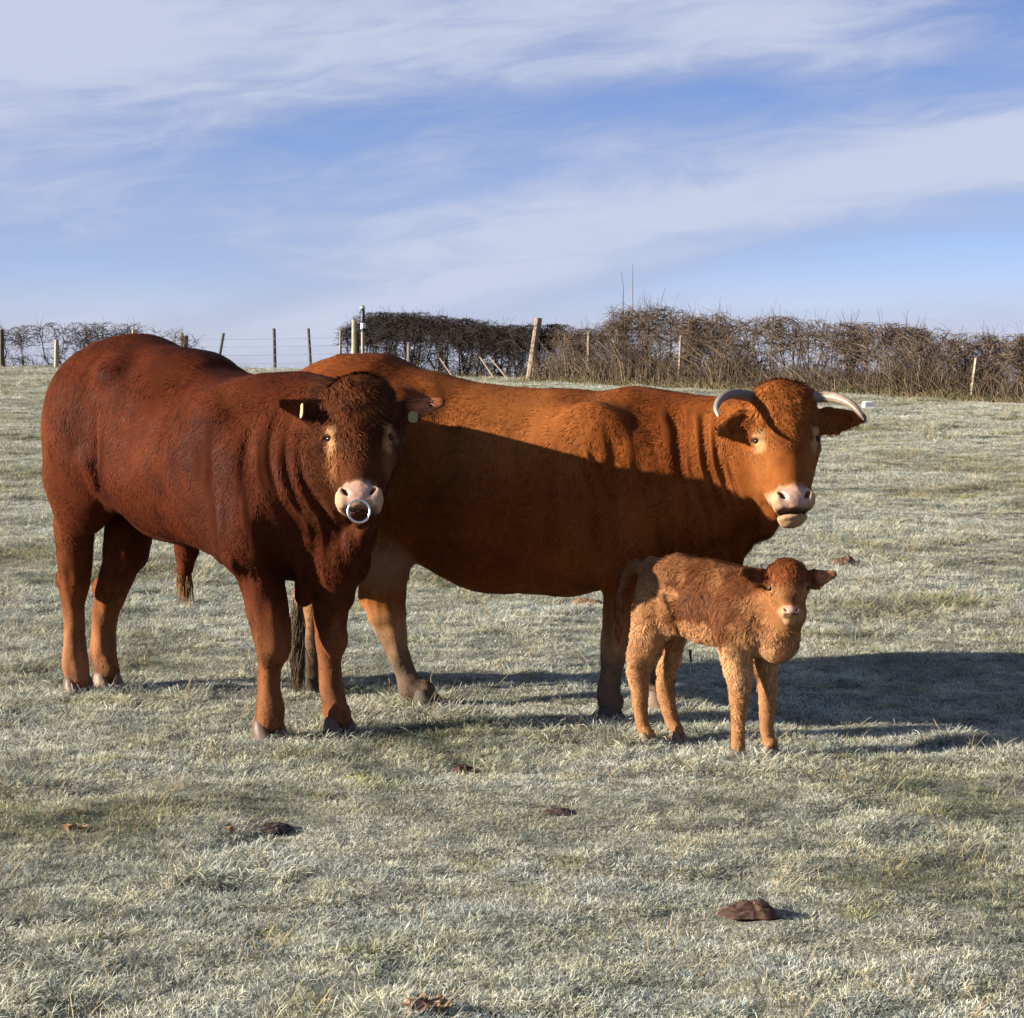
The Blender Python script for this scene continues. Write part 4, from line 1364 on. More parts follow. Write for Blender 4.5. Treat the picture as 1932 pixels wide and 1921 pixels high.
# ---------------------------------------------------------------- the bull
def make_bull():
    f, hf, zs, wide = BULL, BULL_HEAD, .95, .94
    o0 = f.w(0, 0, 0); o0[2] = ground_z(o0)
    rt = root('bull', o0, 'dark red-brown bull with a ring in its nose, facing the viewer on the left', 'bull')
    V, Q, N = sdf_bull().mesh(.0078)
    L = f.loc(V)
    # loose skin: upright folds down the neck and chest, a fold along the flank
    nk = sstep(.50, .72, L[:, 0]) * sstep(.50, .70, L[:, 2]) * (1 - sstep(1.22, 1.34, L[:, 2])) * sstep(-.19, -.33, hf.loc(V)[:, 1])
    wv = np.stack([L[:, 0] * 15 + L[:, 1] * 9, L[:, 1] * 4, L[:, 2] * 2.2], 1)
    V = V + N * (nk * (.019 * vnoise(wv, 51) + .011 * vnoise(wv * 2.1, 52)))[:, None]
    V = V + N * folds(V, f, [
        ([(470, 770), (478, 900), (500, 1010)], -.27, .022, -.016), ([(503, 750), (515, 880), (532, 1000)], -.25, .018, -.018),
        ([(538, 790), (548, 900), (562, 1010)], -.22, .016, -.018), ([(572, 820), (583, 920), (602, 1020)], -.18, .015, -.016),
        ([(598, 900), (610, 970), (628, 1040)], -.14, .015, -.014), ([(520, 800), (532, 900), (548, 1000)], -.23, .014, .008),
        ([(488, 800), (497, 900), (515, 1000)], -.26, .014, .008), ([(440, 740), (418, 840), (428, 960)], -.30, .060, -.020),
        ([(365, 760), (350, 860), (365, 960)], -.33, .050, -.006), ([(318, 770), (305, 860), (320, 950)], -.33, .045, -.006),
        ([(282, 700), (290, 745), (280, 790)], -.30, .075, -.026), ([(255, 660), (272, 690), (285, 715)], -.22, .045, .016),
        ([(190, 770), (195, 860), (184, 930), (206, 966)], -.27, .022, -.018), ([(205, 790), (208, 870), (198, 940)], -.27, .014, .010),
        ([(118, 790), (140, 890), (172, 955)], -.25, .040, -.014), ([(150, 760), (160, 830), (175, 900)], -.27, .030, -.008),
        ([(205, 978), (260, 1012), (320, 1044), (390, 1056)], -.22, .014, .011), ([(450, 1020), (470, 1060), (505, 1085)], -.25, .030, -.014),
        ([(545, 1050), (552, 1100)], -.12, .020, -.012), ([(480, 1060), (490, 1130), (508, 1190)], -.18, .016, -.006)])[:, None]
    lg = sstep(.60, .50, L[:, 2]) * sstep(.04, .10, L[:, 2])
    V = V + N * (lg * (.0035 * vnoise(V * np.array([36, 36, 9.0]), 57) + .003 * vnoise(V * np.array([18, 18, 12.0]), 58)))[:, None]
    bd = sstep(.62, .75, L[:, 2])
    V = V + N * (bd * (.006 * fbm(V * np.array([7, 7, 4.0]), 53, 2)))[:, None]
    Hm = unscale(hf.loc(V), zs, wide)
    mz = headw(Hm) * sstep(-.42, -.47, Hm[:, 2])
    V = V + N * (mz * (.0022 * vnoise(V * 70, 62) + .0012 * vnoise(V * 150, 63)))[:, None]
    def coat(P):
        L = f.loc(P); H = unscale(hf.loc(P), zs, wide)
        base = np.tile(np.array([.074, .0160, .0054]), (len(P), 1))
        nn = fbm(P * 4.5, 60, 3)
        base = mixc(base, np.array([.038, .0085, .0036]), sstep(.0, .5, nn) * .8)
        base = mixc(base, np.array([.112, .0285, .0085]), sstep(-.05, -.55, nn) * .8)
        base = mixc(base, np.array([.052, .0135, .006]), sstep(.35, .75, L[:, 0]) * sstep(1.5, 1.0, L[:, 2]) * .45)
        base = mixc(base, np.array([.165, .056, .016]), sstep(-.50, -.75, L[:, 0]) * .55)
        base = mixc(base, np.array([.155, .055, .020]), sstep(.62, .30, L[:, 2]) * .75)
        base = mixc(base, np.array([.26, .115, .052]), sstep(.48, .16, L[:, 2]) * (.45 + .4 * sstep(.0, -.4, L[:, 0])))
        base = base * (1 + .38 * sstep(.66, .5, L[:, 2]) * vnoise(P * np.array([34, 34, 9.0]), 67))[:, None]
        base = mixc(base, np.array([.045, .022, .014]), np.clip(gauss(L, (.62, -.16, .335), (.10, .10, .05)) + .8 * vnoise(P * 30, 68) * gauss(L, (.62, -.16, .33), (.14, .2, .09)), 0, 1) * .7)
        base = mixc(base, np.array([.10, .050, .030]), sstep(.20, .08, L[:, 2]) * sstep(.1, .5, vnoise(P * 22, 64)) * .8)
        hd = (H[:, 1] > -.24) & (np.abs(H[:, 0]) < .2) & (H[:, 2] > -.62) & (H[:, 2] < .1)
        face = mixc(np.tile(np.array([.080, .025, .009]), (len(P), 1)), np.array([.045, .015, .007]), sstep(-.1, .4, vnoise(P * 26, 66)) * sstep(-.36, -.2, H[:, 2]))
        face = mixc(face, np.array([.20, .080, .027]), np.clip(gauss(np.abs(H), (.112, .10, .325), (.036, .12, .070)) * 1.6 - .3, 0, 1))
        base = mixc(base, face * (1 + .16 * vnoise(P * 55, 69))[:, None], headw(H))
        return base
    col = coat(V); H = unscale(hf.loc(V), zs, wide)
    wet = np.zeros(len(V))
    col, wet, muzz = face_colours(col * .85, wet, H, zs, None, np.array([.41, .265, .165]), np.array([.39, .235, .18]), np.array([.36, .20, .095]), .93, .240, -.568)
    inn = gauss(V, BULL_EARS[1][0] * .4 + BULL_EARS[1][1] * .6 + hf.Y * .01, (.07, .05, .05))
    col = mixc(col, np.array([.34, .13, .065]), np.clip(inn * 2 - .6, 0, 1))
    body_obj(rt, V, Q, col, wet)
    def ln(P):
        H = unscale(hf.loc(P), zs, wide)
        L = f.loc(P)
        l = np.full(len(P), .025)
        l = np.where(L[:, 2] < .62, .015, l)
        hd = (H[:, 1] > -.24) & (np.abs(H[:, 0]) < .2) & (H[:, 2] > -.62) & (H[:, 2] < .1)
        w = headw(H); l = l * (1 - w) + w * (.012 + .017 * sstep(-.44, -.18, H[:, 2]) * sstep(.17, .11, np.abs(H[:, 0])))
        l = np.where(hd & (H[:, 2] < -.435), .0055 * ((np.abs(H[:, 0]) > .058) | (H[:, 2] > -.462)), l)
        ear = np.minimum(*[np.linalg.norm(P - (a * .4 + b * .6), axis=1) for a, b in BULL_EARS])
        l = np.where(ear < .085, .011, l)
        e = np.minimum(np.linalg.norm(H - np.array([.125, -.04, -.240]), axis=1), np.linalg.norm(H - np.array([-.125, -.04, -.240]), axis=1))
        return np.where(e < .036, 0, l)
    def lf(P):
        H = hf.loc(P)
        hd = (H[:, 1] > -.24) & (np.abs(H[:, 0]) < .2) & (H[:, 2] > -.32) & (H[:, 2] < .1)
        return .27 + .50 * headw(H / 1.0) * sstep(-.46, -.32, H[:, 2])
    build_fur('fur', V, Q, N, 165000, ln, .0034, flow_of(f, hf, zs, .72), lf, lambda P: face_colours(coat(P), np.zeros(len(P)), unscale(hf.loc(P), zs, wide), zs, None, np.array([.41, .265, .165]), np.array([.39, .235, .18]), np.array([.36, .20, .095]), .93, .240, -.568)[0], rt, 71, wave=.12, messy=lambda P: .22 + .8 * headw(hf.loc(P)) * sstep(-.36, -.26, hf.loc(P)[:, 2]))
    add_eyes(rt, hf, .0165, .240, zs, wide)
    feet = [(foot(f, 508, 1388, -.17), -.06), (foot(f, 641, 1381, .10), .10), (foot(f, 149, 1308, -.15), -.05), (foot(f, 205, 1301, .04), .12)]
    add_hooves(rt, f, feet, 1.0, (M_hoof_pink, M_hoof_pink, M_hoof_pink, M_hoof))
    # nose ring
    V2, Q2 = ring_mesh(.040, .0043)
    M_steel = mat_plain('bright_steel', (.78, .77, .74), .30, 1.0)
    o = link('nose_ring', mesh_np('nose_ring', V2, Q2, M_steel), rt)
    c = hf.w(.002, .020, -.582 * zs)
    o.location = c - np.array(rt.location)
    o.rotation_euler = (math.radians(-16), math.radians(1.5), math.radians(14))
    M_tag = mat_plain('old_yellow_tag', (.26, .20, .075), .6)
    a, b = BULL_EARS[1]
    ear_tag(rt, a * .62 + b * .38 + hf.Y * .032 - hf.Z * .045, hf.X, hf.Z, (.036, .046), M_tag)
    a, b = BULL_EARS[0]
    ear_tag(rt, a * .5 + b * .5 + hf.Y * .030 - hf.Z * .02, hf.X * .35 + hf.Y * .9, hf.Z, (.040, .055), mat_plain('faded_cream_tag', (.40, .34, .20), .6))
    # hair hanging from the sheath
    r = np.random.default_rng(5)
    n = 130
    P0, _ = f.px(348, 1086, .02)
    P = np.zeros((n, 4, 3)); st = r.normal(0, .013, (n, 3)) * np.array([1, 1, 1.2]); P[:, 0] = P0 + st
    lnn = r.uniform(.05, .12, n)
    for j in range(1, 4):
        P[:, j] = P[:, j - 1] + (np.array([0, 0, -1.0]) + r.normal(0, .10, (n, 3)) + st * 3)* (lnn / 3)[:, None]
    Vh, Qh = tubes(P, np.tile([.0022, .002, .0016, .0006], (n, 1)))
    o = link('sheath_hair', mesh_np('sheath_hair', Vh, Qh, M_fur, np.repeat(np.array([.26, .13, .055]) * r.uniform(.5, 1.5, (n, 1)), 12, 0), origin=np.array(rt.location)), rt)
    o['kind'] = 'stuff'
    return rt

def horn(rt, pts, radii, mat_cols):
    """one curved horn through the given points"""
    pts, radii = np.array(pts), np.array(radii)
    n = 22
    t = np.linspace(0, 1, n) * (len(pts) - 1)
    P = []
    for x in t:                                         # Catmull-Rom
        i = min(int(x), len(pts) - 2); u = x - i
        p0, p1, p2, p3 = pts[max(i - 1, 0)], pts[i], pts[i + 1], pts[min(i + 2, len(pts) - 1)]
        P.append(.5 * (2 * p1 + (p2 - p0) * u + (2 * p0 - 5 * p1 + 4 * p2 - p3) * u * u + (3 * p1 - p0 - 3 * p2 + p3) * u ** 3))
    P = np.array(P)
    R = np.interp(t, np.arange(len(radii)), radii) * (1 + .035 * np.sin(t * 14) * (t < 1.8))
    V, Q = tubes(P[None], R[None], 14)
    g = np.repeat(t / (len(pts) - 1), 14)
    c = np.zeros((len(V), 3))
    ks = [k for k, _ in mat_cols]
    for ch in range(3):
        c[:, ch] = np.interp(g, ks, [cc[ch] for _, cc in mat_cols])
    c *= (1 + .16 * vnoise(V * np.array([60, 60, 60.0]), 5))[:, None]
    V = np.concatenate([V, [P[-1] + unit(P[-1] - P[-2]) * R[-1] * .8]]); c = np.concatenate([c, c[-1:]])
    k = len(V) - 1
    i = np.arange(k - 14, k)
    T = np.stack([i, np.roll(i, -1), np.full(14, k)], 1)
    link('horn', mesh_np('horn', V, [Q, T], M_horn, c, origin=np.array(rt.location)), rt)
M_horn = mat_col('horn_keratin', .42, .35, 40.0)

# ---------------------------------------------------------------- the cow
def tail_switch(rt, pts, n, ln, spread, col, seed, rad=.0024):
    r = np.random.default_rng(seed)
    pts = np.array(pts)
    k = r.uniform(0, 1, n) ** .8 * (len(pts) - 1.001)
    i = k.astype(int); u = (k - i)[:, None]
    P = np.zeros((n, 6, 3)); P[:, 0] = pts[i] * (1 - u) + pts[i + 1] * u + r.normal(0, spread * .25, (n, 3))
    d = np.tile([0, 0, -1.0], (n, 1)) + r.normal(0, .045, (n, 3))
    L = ln * r.uniform(.35, 1.08, n)
    axis_xy = pts[:, :2].mean(0)
    ph, am = 6.28 * vnoise(P[:, 0] * 60, 3), r.uniform(.05, .22, n)
    for j in range(1, 6):
        d = unit(d + r.normal(0, .06, (n, 3)) + np.stack([am * np.sin(ph + j * 1.4), am * np.cos(ph + j * 1.4), 0 * am], 1) + np.array([0, 0, -.2]) + np.concatenate([(axis_xy - P[:, j - 1, :2]) * 3.0, np.zeros((n, 1))], 1))
        P[:, j] = P[:, j - 1] + d * (L / 5)[:, None]
    V, Q = tubes(P, rad * np.tile([1, 1, 1, .9, .7, .3], (n, 1)))
    c = np.array(col) * r.uniform(.45, 1.6, (n, 1))
    o = link('tail_switch', mesh_np('tail_switch', V, Q, M_fur, np.repeat(c, 18, 0), origin=np.array(rt.location)), rt)
    o['kind'] = 'stuff'

def make_cow():
    f, hf, zs, wide = COW, COW_HEAD, .885, .985
    o0 = f.w(.6, 0, 0); o0[2] = ground_z(o0)
    rt = root('cow', o0, 'orange-brown cow with curved horns standing behind the bull and the calf', 'cow')
    V, Q, N = sdf_cow().mesh(.0078)
    L = f.loc(V)
    nk = sstep(1.12, 1.30, L[:, 0]) * sstep(.50, .68, L[:, 2]) * (1 - sstep(1.18, 1.28, L[:, 2])) * sstep(-.17, -.32, hf.loc(V)[:, 1])
    wv = np.stack([L[:, 0] * 17 + L[:, 2] * 3.5 + L[:, 1] * 6, L[:, 1] * 3, L[:, 2] * 1.6], 1)
    V = V + N * (nk * (.020 * vnoise(wv, 54) + .010 * vnoise(wv * 2.0, 55)))[:, None]
    V = V + N * (sstep(.5, .7, L[:, 2]) * .007 * fbm(V * np.array([5, 5, 3.0]), 56, 2))[:, None]
    V = V + N * folds(V, f, [
        ([(1118, 840), (1134, 895), (1150, 935)], -.34, .016, -.016), ([(1095, 860), (1112, 915), (1128, 945)], -.36, .014, -.012),
        ([(1142, 790), (1162, 860), (1152, 930)], -.34, .022, -.016), ([(1105, 850), (1122, 905)], -.36, .012, .009),
        ([(1126, 945), (1122, 1010), (1132, 1085)], -.34, .026, -.020), ([(1192, 745), (1172, 830), (1152, 930)], -.33, .045, -.012),
        ([(1276, 790), (1286, 890), (1300, 985)], -.27, .018, -.016), ([(1302, 780), (1314, 880), (1334, 970)], -.25, .016, -.018),
        ([(1330, 770), (1346, 880), (1370, 970)], -.22, .015, -.018), ([(1358, 780), (1374, 880), (1396, 975)], -.18, .014, -.018),
        ([(1388, 840), (1400, 910), (1424, 990)], -.14, .013, -.015), ([(1316, 790), (1330, 880), (1352, 970)], -.24, .012, .008),
        ([(1344, 790), (1360, 880), (1384, 970)], -.20, .012, .008), ([(845, 735), (838, 790), (862, 850)], -.25, .050, -.020),
        ([(815, 720), (800, 740)], -.22, .060, .006), ([(925, 745), (912, 850), (930, 960)], -.38, .030, -.006), ([(972, 745), (960, 850), (978, 960)], -.40, .028, -.006),
        ([(1020, 750), (1010, 850), (1026, 960)], -.40, .028, -.006), ([(1064, 760), (1058, 850), (1072, 950)], -.38, .028, -.007),
        ([(930, 735), (1030, 742), (1110, 745)], -.10, .030, -.008)])[:, None]
    lg = sstep(.55, .45, L[:, 2]) * sstep(.04, .10, L[:, 2])
    V = V + N * (lg * (.0035 * vnoise(V * np.array([36, 36, 9.0]), 59) + .003 * vnoise(V * np.array([18, 18, 12.0]), 61)))[:, None]
    # the crease behind the shoulder
    cr = np.exp(-((L[:, 0] - .90 - .10 * (L[:, 2] - .9)) / .035) ** 2) * sstep(.60, .72, L[:, 2]) * sstep(1.12, .98, L[:, 2])
    V = V - N * (cr * .014)[:, None]
    Hm = unscale(hf.loc(V), zs, wide)
    mz = headw(Hm) * sstep(-.42, -.47, Hm[:, 2])
    V = V + N * (mz * (.0022 * vnoise(V * 70, 65) + .0012 * vnoise(V * 150, 66)))[:, None]
    def coat(P):
        L = f.loc(P); H = unscale(hf.loc(P), zs, wide)
        base = np.tile(np.array([.165, .0450, .0092]), (len(P), 1))
        nn = fbm(P * 3.6, 80, 3)
        base = mixc(base, np.array([.108, .0265, .0062]), sstep(.0, .5, nn) * .8)
        base = mixc(base, np.array([.225, .072, .0170]), sstep(-.05, -.5, nn) * .8)
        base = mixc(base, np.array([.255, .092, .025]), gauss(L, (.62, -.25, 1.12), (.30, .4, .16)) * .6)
        base = mixc(base, np.array([.24, .095, .034]), sstep(.58, .34, L[:, 2]) * .8)
        base = mixc(base, np.array([.38, .23, .12]), sstep(.46, .28, L[:, 2]) * .55)
        base = base * (1 + .38 * sstep(.62, .45, L[:, 2]) * vnoise(P * np.array([34, 34, 9.0]), 87))[:, None]
        mud = sstep(.33, .14, L[:, 2] + .07 * vnoise(P * 13, 83) + .04 * vnoise(P * 40, 86))
        base = mixc(base, np.array([.115, .082, .058]), mud * .92)
        ud = np.clip(gauss(L, (.14, -.12, .62), (.16, .19, .16)) * 2.2 - .6, 0, 1)
        base = mixc(base, np.array([.27, .155, .095]), ud)
        hd = (H[:, 1] > -.24) & (np.abs(H[:, 0]) < .2) & (H[:, 2] > -.62) & (H[:, 2] < .1)
        face = mixc(np.tile(np.array([.225, .070, .0160]), (len(P), 1)), np.array([.165, .046, .0110]), sstep(0, .5, vnoise(P * 20, 84)) * .8)
        face = mixc(face, np.array([.28, .105, .028]), np.clip(gauss(np.abs(H), (.10, .10, .32), (.05, .12, .10)) * 1.4 - .2, 0, 1) * .8)
        base = mixc(base, face, headw(H))
        return base
    cream, pink, ring = np.array([.40, .26, .15]), np.array([.39, .24, .185]), np.array([.42, .26, .12])
    wet = np.zeros(len(V)); H = unscale(hf.loc(V), zs, wide)
    col, wet, mz = face_colours(coat(V) * .88, wet, H, zs, None, cream, pink, ring, .88, .232)
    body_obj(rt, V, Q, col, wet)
    def ln(P):
        H = unscale(hf.loc(P), zs, wide); L = f.loc(P)
        l = np.full(len(P), .026)
        l = np.where(L[:, 2] < .55, .015, l)
        l = np.where(gauss(L, (.14, -.12, .62), (.15, .18, .15)) > .5, .005, l)
        hd = (H[:, 1] > -.24) & (np.abs(H[:, 0]) < .2) & (H[:, 2] > -.62) & (H[:, 2] < .1)
        w = headw(H); l = l * (1 - w) + w * (.012 + .016 * sstep(-.28, -.06, H[:, 2]) * sstep(.17, .11, np.abs(H[:, 0])))
        l = np.where(hd & (H[:, 2] < -.435), .0055 * ((np.abs(H[:, 0]) > .058) | (H[:, 2] > -.462)), l)
        e = np.minimum(np.linalg.norm(H - np.array([.125, -.04, -.232]), axis=1), np.linalg.norm(H - np.array([-.125, -.04, -.232]), axis=1))
        ear = np.minimum(*[np.linalg.norm(P - (a * .4 + b * .6), axis=1) for a, b in COW_EARS])
        l = np.where(ear < .085, .018, l)
        return np.where(e < .036, 0, l)
    def lf(P):
        H = hf.loc(P)
        hd = (H[:, 1] > -.24) & (np.abs(H[:, 0]) < .2) & (H[:, 2] > -.25) & (H[:, 2] < .1)
        return .27 + .40 * headw(H) * sstep(-.30, -.2, H[:, 2])
    build_fur('fur', V, Q, N, 165000, ln, .0034, flow_of(f, hf, zs, .62), lf, lambda P: face_colours(coat(P), np.zeros(len(P)), unscale(hf.loc(P), zs, wide), zs, None, cream, pink, ring, .88, .232)[0], rt, 91, wave=.12, swirl=1.0, messy=lambda P: .22 + .7 * headw(hf.loc(P)) * sstep(-.32, -.2, hf.loc(P)[:, 2]))
    add_eyes(rt, hf, .0165, .232, zs, wide)
    feet = [(foot(f, 1153, 1360, -.20), 0), (foot(f, 1240, 1378, .17), 0), (foot(f, 806, 1336, -.13), -.1), (foot(f, 590, 1308, .13), 0)]
    add_hooves(rt, f, feet, .95, (M_hoof_dark, M_hoof, M_hoof_dark, M_hoof_dark))
    d = 7.93
    grey, pale, dark, white = (.10, .08, .068), (.20, .155, .11), (.03, .022, .018), (.36, .31, .25)
    A = lambda px, py, dd=0: at_depth(px, py, d + dd)
    horn(rt, [A(1432, 752, .10), A(1405, 746, .07), A(1378, 744, .02), A(1358, 755, -.03), A(1351, 772, -.07), A(1356, 786, -.10)],
         [.0235, .0215, .0185, .0145, .0095, .0045], [(0, grey), (.55, (.15, .125, .11)), (.78, (.24, .21, .18)), (.90, white), (1, white)])
    horn(rt, [A(1528, 750, .10), A(1560, 749, .07), A(1588, 754, .02), A(1612, 768, -.03), A(1626, 785, -.07), A(1631, 793, -.09)],
         [.0235, .0215, .0180, .0140, .0095, .0045], [(0, pale), (.35, (.26, .205, .145)), (.62, (.18, .135, .10)), (.78, (.11, .08, .06)), (.86, dark), (1, dark)])
    q = [f.px(*p, 0)[0] for p in ((563, 1120), (561, 1150), (559, 1185))]
    tail_switch(rt, q, 620, .33, .035, (.115, .085, .055), 12, .0018)
    return rt

# ---------------------------------------------------------------- the calf
def make_calf():
    f, hf, zs, wide = CALF, CALF_HEAD, .60, .99
    o0 = f.w(0, 0, 0); o0[2] = ground_z(o0)
    rt = root('calf', o0, 'small shaggy light brown calf standing in front of the cow', 'calf')
    V, Q, N = sdf_calf().mesh(.0052)
    def coat(P):
        L = f.loc(P); H = unscale(hf.loc(P), zs, wide)
        base = np.tile(np.array([.275, .126, .052]), (len(P), 1))
        nn = fbm(P * 9.0, 95, 3)
        base = mixc(base, np.array([.088, .030, .0115]), sstep(-.12, .18, nn) * sstep(.36, .52, L[:, 2] + .2 * nn) * .97)
        base = mixc(base, np.array([.078, .025, .0092]), sstep(.58, .68, L[:, 2]) * .55)
        base = mixc(base, np.array([.40, .228, .112]), sstep(.50, .36, L[:, 2]) * sstep(.35, -.1, nn) * .75)
        base = mixc(base, np.array([.29, .148, .070]), sstep(-.14, -.24, L[:, 0]) * .65)
        base = mixc(base, np.array([.17, .068, .028]), sstep(-.315, -.335, L[:, 0]) * sstep(.40, .50, L[:, 2]))
        base = mixc(base, np.array([.29, .140, .060]), sstep(.36, .15, L[:, 2]) * .85)
        hd = (H[:, 1] > -.24) & (np.abs(H[:, 0]) < .2) & (H[:, 2] > -.62) & (H[:, 2] < .1)
        face = mixc(np.tile(np.array([.25, .108, .041]), (len(P), 1)), np.array([.135, .038, .012]), sstep(-.30, -.14, H[:, 2]) * .9)
        face = mixc(face, np.array([.085, .032, .014]), np.clip(gauss(np.stack([H[:, 0], 0 * H[:, 0], H[:, 2]], 1), (.0, .0, -.36), (.05, 1, .10)) * 1.5 - .3, 0, 1) * .75)
        base = mixc(base, face, headw(H))
        return base
    cream, pink, ring = np.array([.38, .21, .11]), np.array([.50, .27, .22]), np.array([.32, .16, .07])
    wet = np.zeros(len(V)); H = unscale(hf.loc(V), zs, wide)
    col, wet, mz = face_colours(coat(V) * .85, wet, H, zs, None, cream, pink, ring, .64, .245)
    for a, b in CALF_EARS[1:]:
        col = mixc(col, np.array([.44, .20, .10]), np.clip(gauss(V, a * .4 + b * .6 + hf.Y * .006, (.035, .03, .03)) * 2 - .6, 0, 1))
    body_obj(rt, V, Q, col, wet)
    def ln(P):
        H = unscale(hf.loc(P), zs, wide); L = f.loc(P)
        l = .025 + .012 * np.clip(vnoise(P * 11, 96), -.6, 1)
        l = l * (1 - .50 * sstep(-.16, -.24, L[:, 0]) * sstep(.50, .55, L[:, 2]))
        l = np.where(L[:, 2] < .34, .010 + .011 * sstep(.16, .34, L[:, 2]), l)
        hd = (H[:, 1] > -.24) & (np.abs(H[:, 0]) < .2) & (H[:, 2] > -.66) & (H[:, 2] < .1)
        w = headw(H); l = l * (1 - w) + w * (.010 + .010 * sstep(-.3, -.1, H[:, 2]))
        l = np.where(hd & (H[:, 2] < -.455), 0, l)
        ear = np.minimum(*[np.linalg.norm(P - (a * .4 + b * .6), axis=1) for a, b in CALF_EARS])
        l = np.where(ear < .045, .008, l)
        e = np.minimum(np.linalg.norm(H - np.array([.125, -.04, -.245]), axis=1), np.linalg.norm(H - np.array([-.125, -.04, -.245]), axis=1))
        return np.where(e < .034, 0, l)
    def lf(P):
        H = hf.loc(P)
        hd = (H[:, 1] > -.24) & (np.abs(H[:, 0]) < .2) & (H[:, 2] > -.66)
        return .40 - .10 * headw(H) * sstep(-.12, -.3, H[:, 2])
    build_fur('fur', V, Q, N, 95000, ln, .0030, flow_of(f, hf, zs, .38), lf, lambda P: face_colours(coat(P), np.zeros(len(P)), unscale(hf.loc(P), zs, wide), zs, None, cream, pink, ring, .64, .245)[0], rt, 111, wave=.24, seg=4, tipl=1.45, swirl=1.5, streak=.55, clump=.026)
    add_eyes(rt, hf, .0120, .245, zs, wide, .122)
    feet = [(foot(f, 1393, 1436, -.07), 0), (foot(f, 1455, 1427, .08), .1), (foot(f, 1222, 1411, -.08), 0), (foot(f, 1279, 1400, .07), .1)]
    add_hooves(rt, f, feet, .56, (M_hoof_pink, M_hoof, M_hoof, M_hoof))
    q = [f.px(*p, 0)[0] for p in ((1170, 1135), (1168, 1160), (1167, 1186))]
    tail_switch(rt, q, 260, .075, .026, (.24, .10, .045), 14, .0014)
    # dry navel cord under the belly
    P0, _ = f.px(1302, 1226, .0); P1, _ = f.px(1303, 1250, .0); P2, _ = f.px(1306, 1275, .0)
    Vn, Qn = tubes(np.array([[P0, P1, P2]]), np.array([[.006, .004, .0025]]), 6)
    link('navel_cord', mesh_np('navel_cord', Vn, Qn, M_black, origin=np.array(rt.location)), rt)
    return rt

make_bull(); make_cow(); make_calf()

# ---------------------------------------------------------------- dung and dead leaves on the grass
M_dung = mat_col('dung', .7, .3, 25.0)
def dung(name, label, cat, px, py, w, h, col, seed, group, rough=.5):
    """a low crusted heap, ridged in rings where it fell and set"""
    r = np.random.default_rng(seed)
    p = on_ground(px, py, CAM_F * CAM_H / (py - 640.0))
    t = p[1]
    R, Hh = w * t / CAM_F / 2, h * t / CAM_F * .55
    n, m = 56, 22
    g = np.repeat(1 - np.arange(m) / (m - 1), n); a = np.tile(np.arange(n) * 2 * np.pi / n, m)
    q = np.stack([g * np.cos(a), g * np.sin(a), 0 * g], 1)
    edge = 1 + .22 * vnoise(np.stack([np.cos(a) * 1.3 + seed, np.sin(a) * 1.3, 0 * a], 1), seed + 1) + .08 * vnoise(np.stack([np.cos(a) * 4 + seed, np.sin(a) * 4, 0 * a], 1), seed + 2)
    rise = (1 - g ** 3.6) * (.80 + .20 * (1 - g))
    z = Hh * rise * (1 + .55 * rough * fbm(q * 2.2 + seed, seed, 2)) + Hh * rough * .22 * np.abs(vnoise(q * 7.0 + seed, seed + 3)) * rise ** .5 + Hh * .12 * vnoise(q * 16.0, seed + 4) * rise + .006
    V = np.stack([R * q[:, 0] * edge, R * q[:, 1] * edge * .85, z], 1)
    i = np.arange(n * m).reshape(m, n); nx = np.roll(i, -1, 1)
    Q = np.stack([i[:-1], nx[:-1], nx[1:], i[1:]], -1).reshape(-1, 4)
    c = np.array(col) * (1 + .55 * vnoise(q * 7 + 3 * seed, seed + 2) + .3 * vnoise(q * 19, seed + 6))[:, None]
    c = c * .55
    c = mixc(c, np.array([.15, .08, .04]), sstep(.35, .7, vnoise(q * 5, seed + 5)) * .6)
    c = mixc(c, np.array([.22, .20, .20]), sstep(.5, .85, vnoise(q * 12, seed + 8)) * .4)
    o = link(name, mesh_np(name, V, Q, M_dung, np.clip(c, .004, 1)))
    o.location = p
    o.rotation_euler = (0, 0, r.uniform(0, 6))
    tag(o, label, cat, group)
G = 'cow pats on the frosty grass'
dung('cow_pat', 'largest crusted dark brown cow pat, in the foreground right below the calf', 'cow pat', 1418, 1728, 112, 40, (.085, .040, .022), 1, G, .8)
dung('cow_pat', 'small dark brown cow pat, between the bull\'s front feet and the calf', 'cow pat', 873, 1458, 60, 20, (.060, .028, .016), 2, G)
dung('cow_pat', 'dark purplish cow pat in the grass below the bull\'s front feet', 'cow pat', 521, 1567, 74, 18, (.050, .032, .030), 3, G)
dung('cow_pat', 'thin flat dark cow pat in the middle of the foreground grass', 'cow pat', 1057, 1536, 62, 11, (.045, .026, .022), 4, G)
dung('cow_pat', 'tan crumbled cow pat in the lit grass behind the calf\'s head', 'cow pat', 1592, 1064, 56, 22, (.20, .115, .065), 5, G, .8)
dung('cow_pat', 'pale orange-brown cow pat under the cow\'s belly beside her front leg', 'cow pat', 1104, 1140, 62, 14, (.34, .19, .085), 6, G, .7)

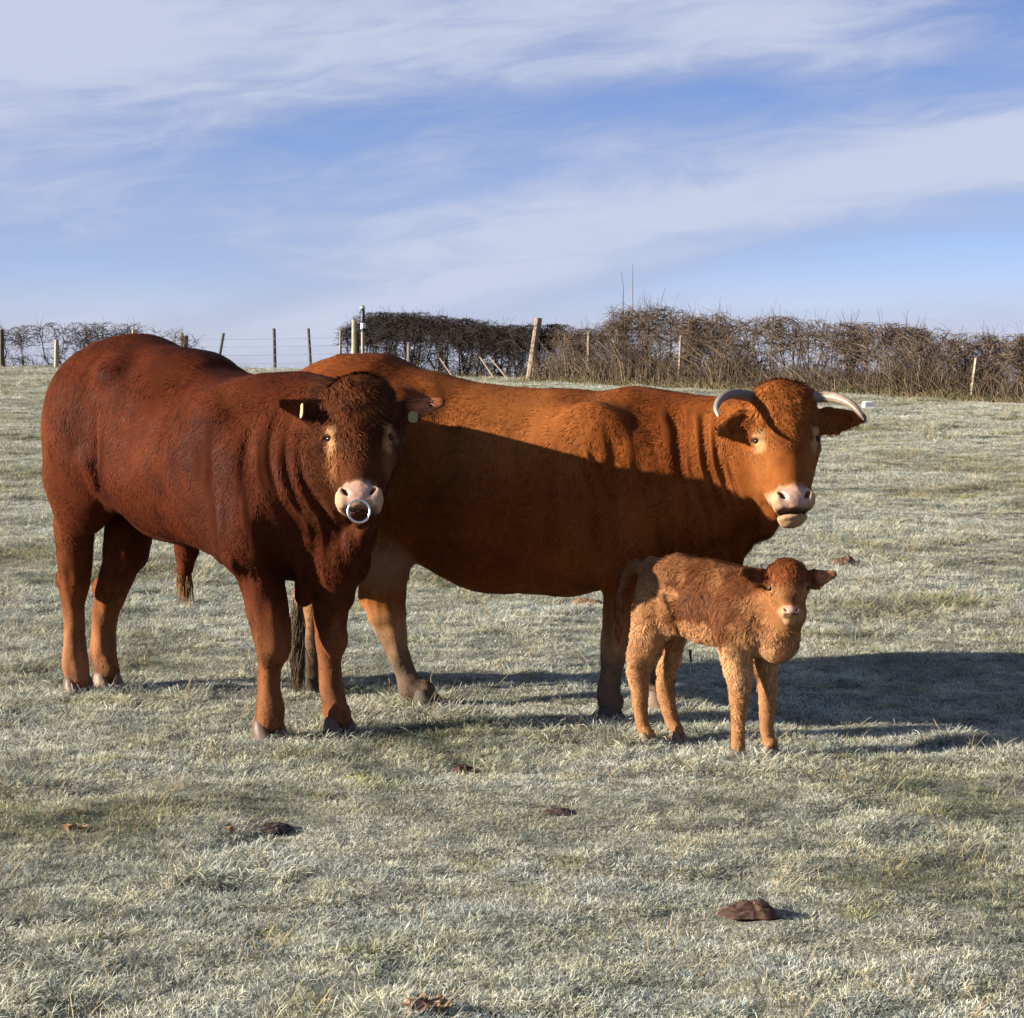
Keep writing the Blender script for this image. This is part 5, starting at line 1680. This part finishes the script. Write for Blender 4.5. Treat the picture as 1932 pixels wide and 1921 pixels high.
M_leaf = mat_col('dead_leaf', .8, .2, 60.0)
def leaf(V0, ln, w, h, tilt, curl, col, rt, org):
    """one dead leaf, bent along its rib"""
    n = 6
    V = []
    for j in range(n):
        g = j / (n - 1)
        b = w * math.sin(math.pi * (g * .92 + .04)) ** .8 / 2
        z = curl * ln * (g - .5) ** 2 * 2
        for s in (-1, 0, 1):
            V.append((ln * (g - .5), s * b, z + abs(s) * b * .5))
    V = np.array(V)
    ct, st, ch, sh = math.cos(tilt), math.sin(tilt), math.cos(h), math.sin(h)
    V = V @ np.array([[1, 0, 0], [0, ct, st], [0, -st, ct]])
    V = V @ np.array([[ch, sh, 0], [-sh, ch, 0], [0, 0, 1]])
    i = np.arange(n * 3).reshape(n, 3)
    Q = np.stack([i[:-1, :-1], i[:-1, 1:], i[1:, 1:], i[1:, :-1]], -1).reshape(-1, 4)
    o = link('leaf', mesh_np('leaf', V, Q, M_leaf, np.tile(np.array(col), (len(V), 1))), rt)
    o.location = np.array(V0) - np.array(org)
    return o
def leaf_pile(label, px, py, wpx, n, seed):
    r = np.random.default_rng(seed)
    p = on_ground(px, py, CAM_F * CAM_H / (py - 640.0))
    rt = root('leaf_litter', p, label, 'dead leaves', 'dead leaves on the frosty grass')
    R = wpx * p[1] / CAM_F / 2
    for k in range(n):
        x, y = p[0] + r.normal(0, R * .5), p[1] + r.normal(0, R * .35)
        z = float(height(np.array([x]), np.array([y]))[0]) + r.uniform(.012, .032)
        c = np.array([.27, .155, .08]) * r.uniform(.5, 1.3) * np.array([1, r.uniform(.85, 1.15), r.uniform(.8, 1.3)])
        leaf((x, y, z), r.uniform(.025, .055), r.uniform(.014, .028), r.uniform(0, 6.28), r.normal(.5, .5), r.uniform(.2, .8), c, rt, p)
leaf_pile('clump of orange-brown dead leaves at the bottom edge of the photo, left of the middle', 800, 1917, 95, 20, 1)
leaf_pile('scatter of rusty dead leaves in the grass left of the purplish cow pat', 140, 1578, 90, 5, 2)
leaf_pile('single fold of orange dead leaf near the purplish cow pat', 432, 1580, 18, 2, 3)
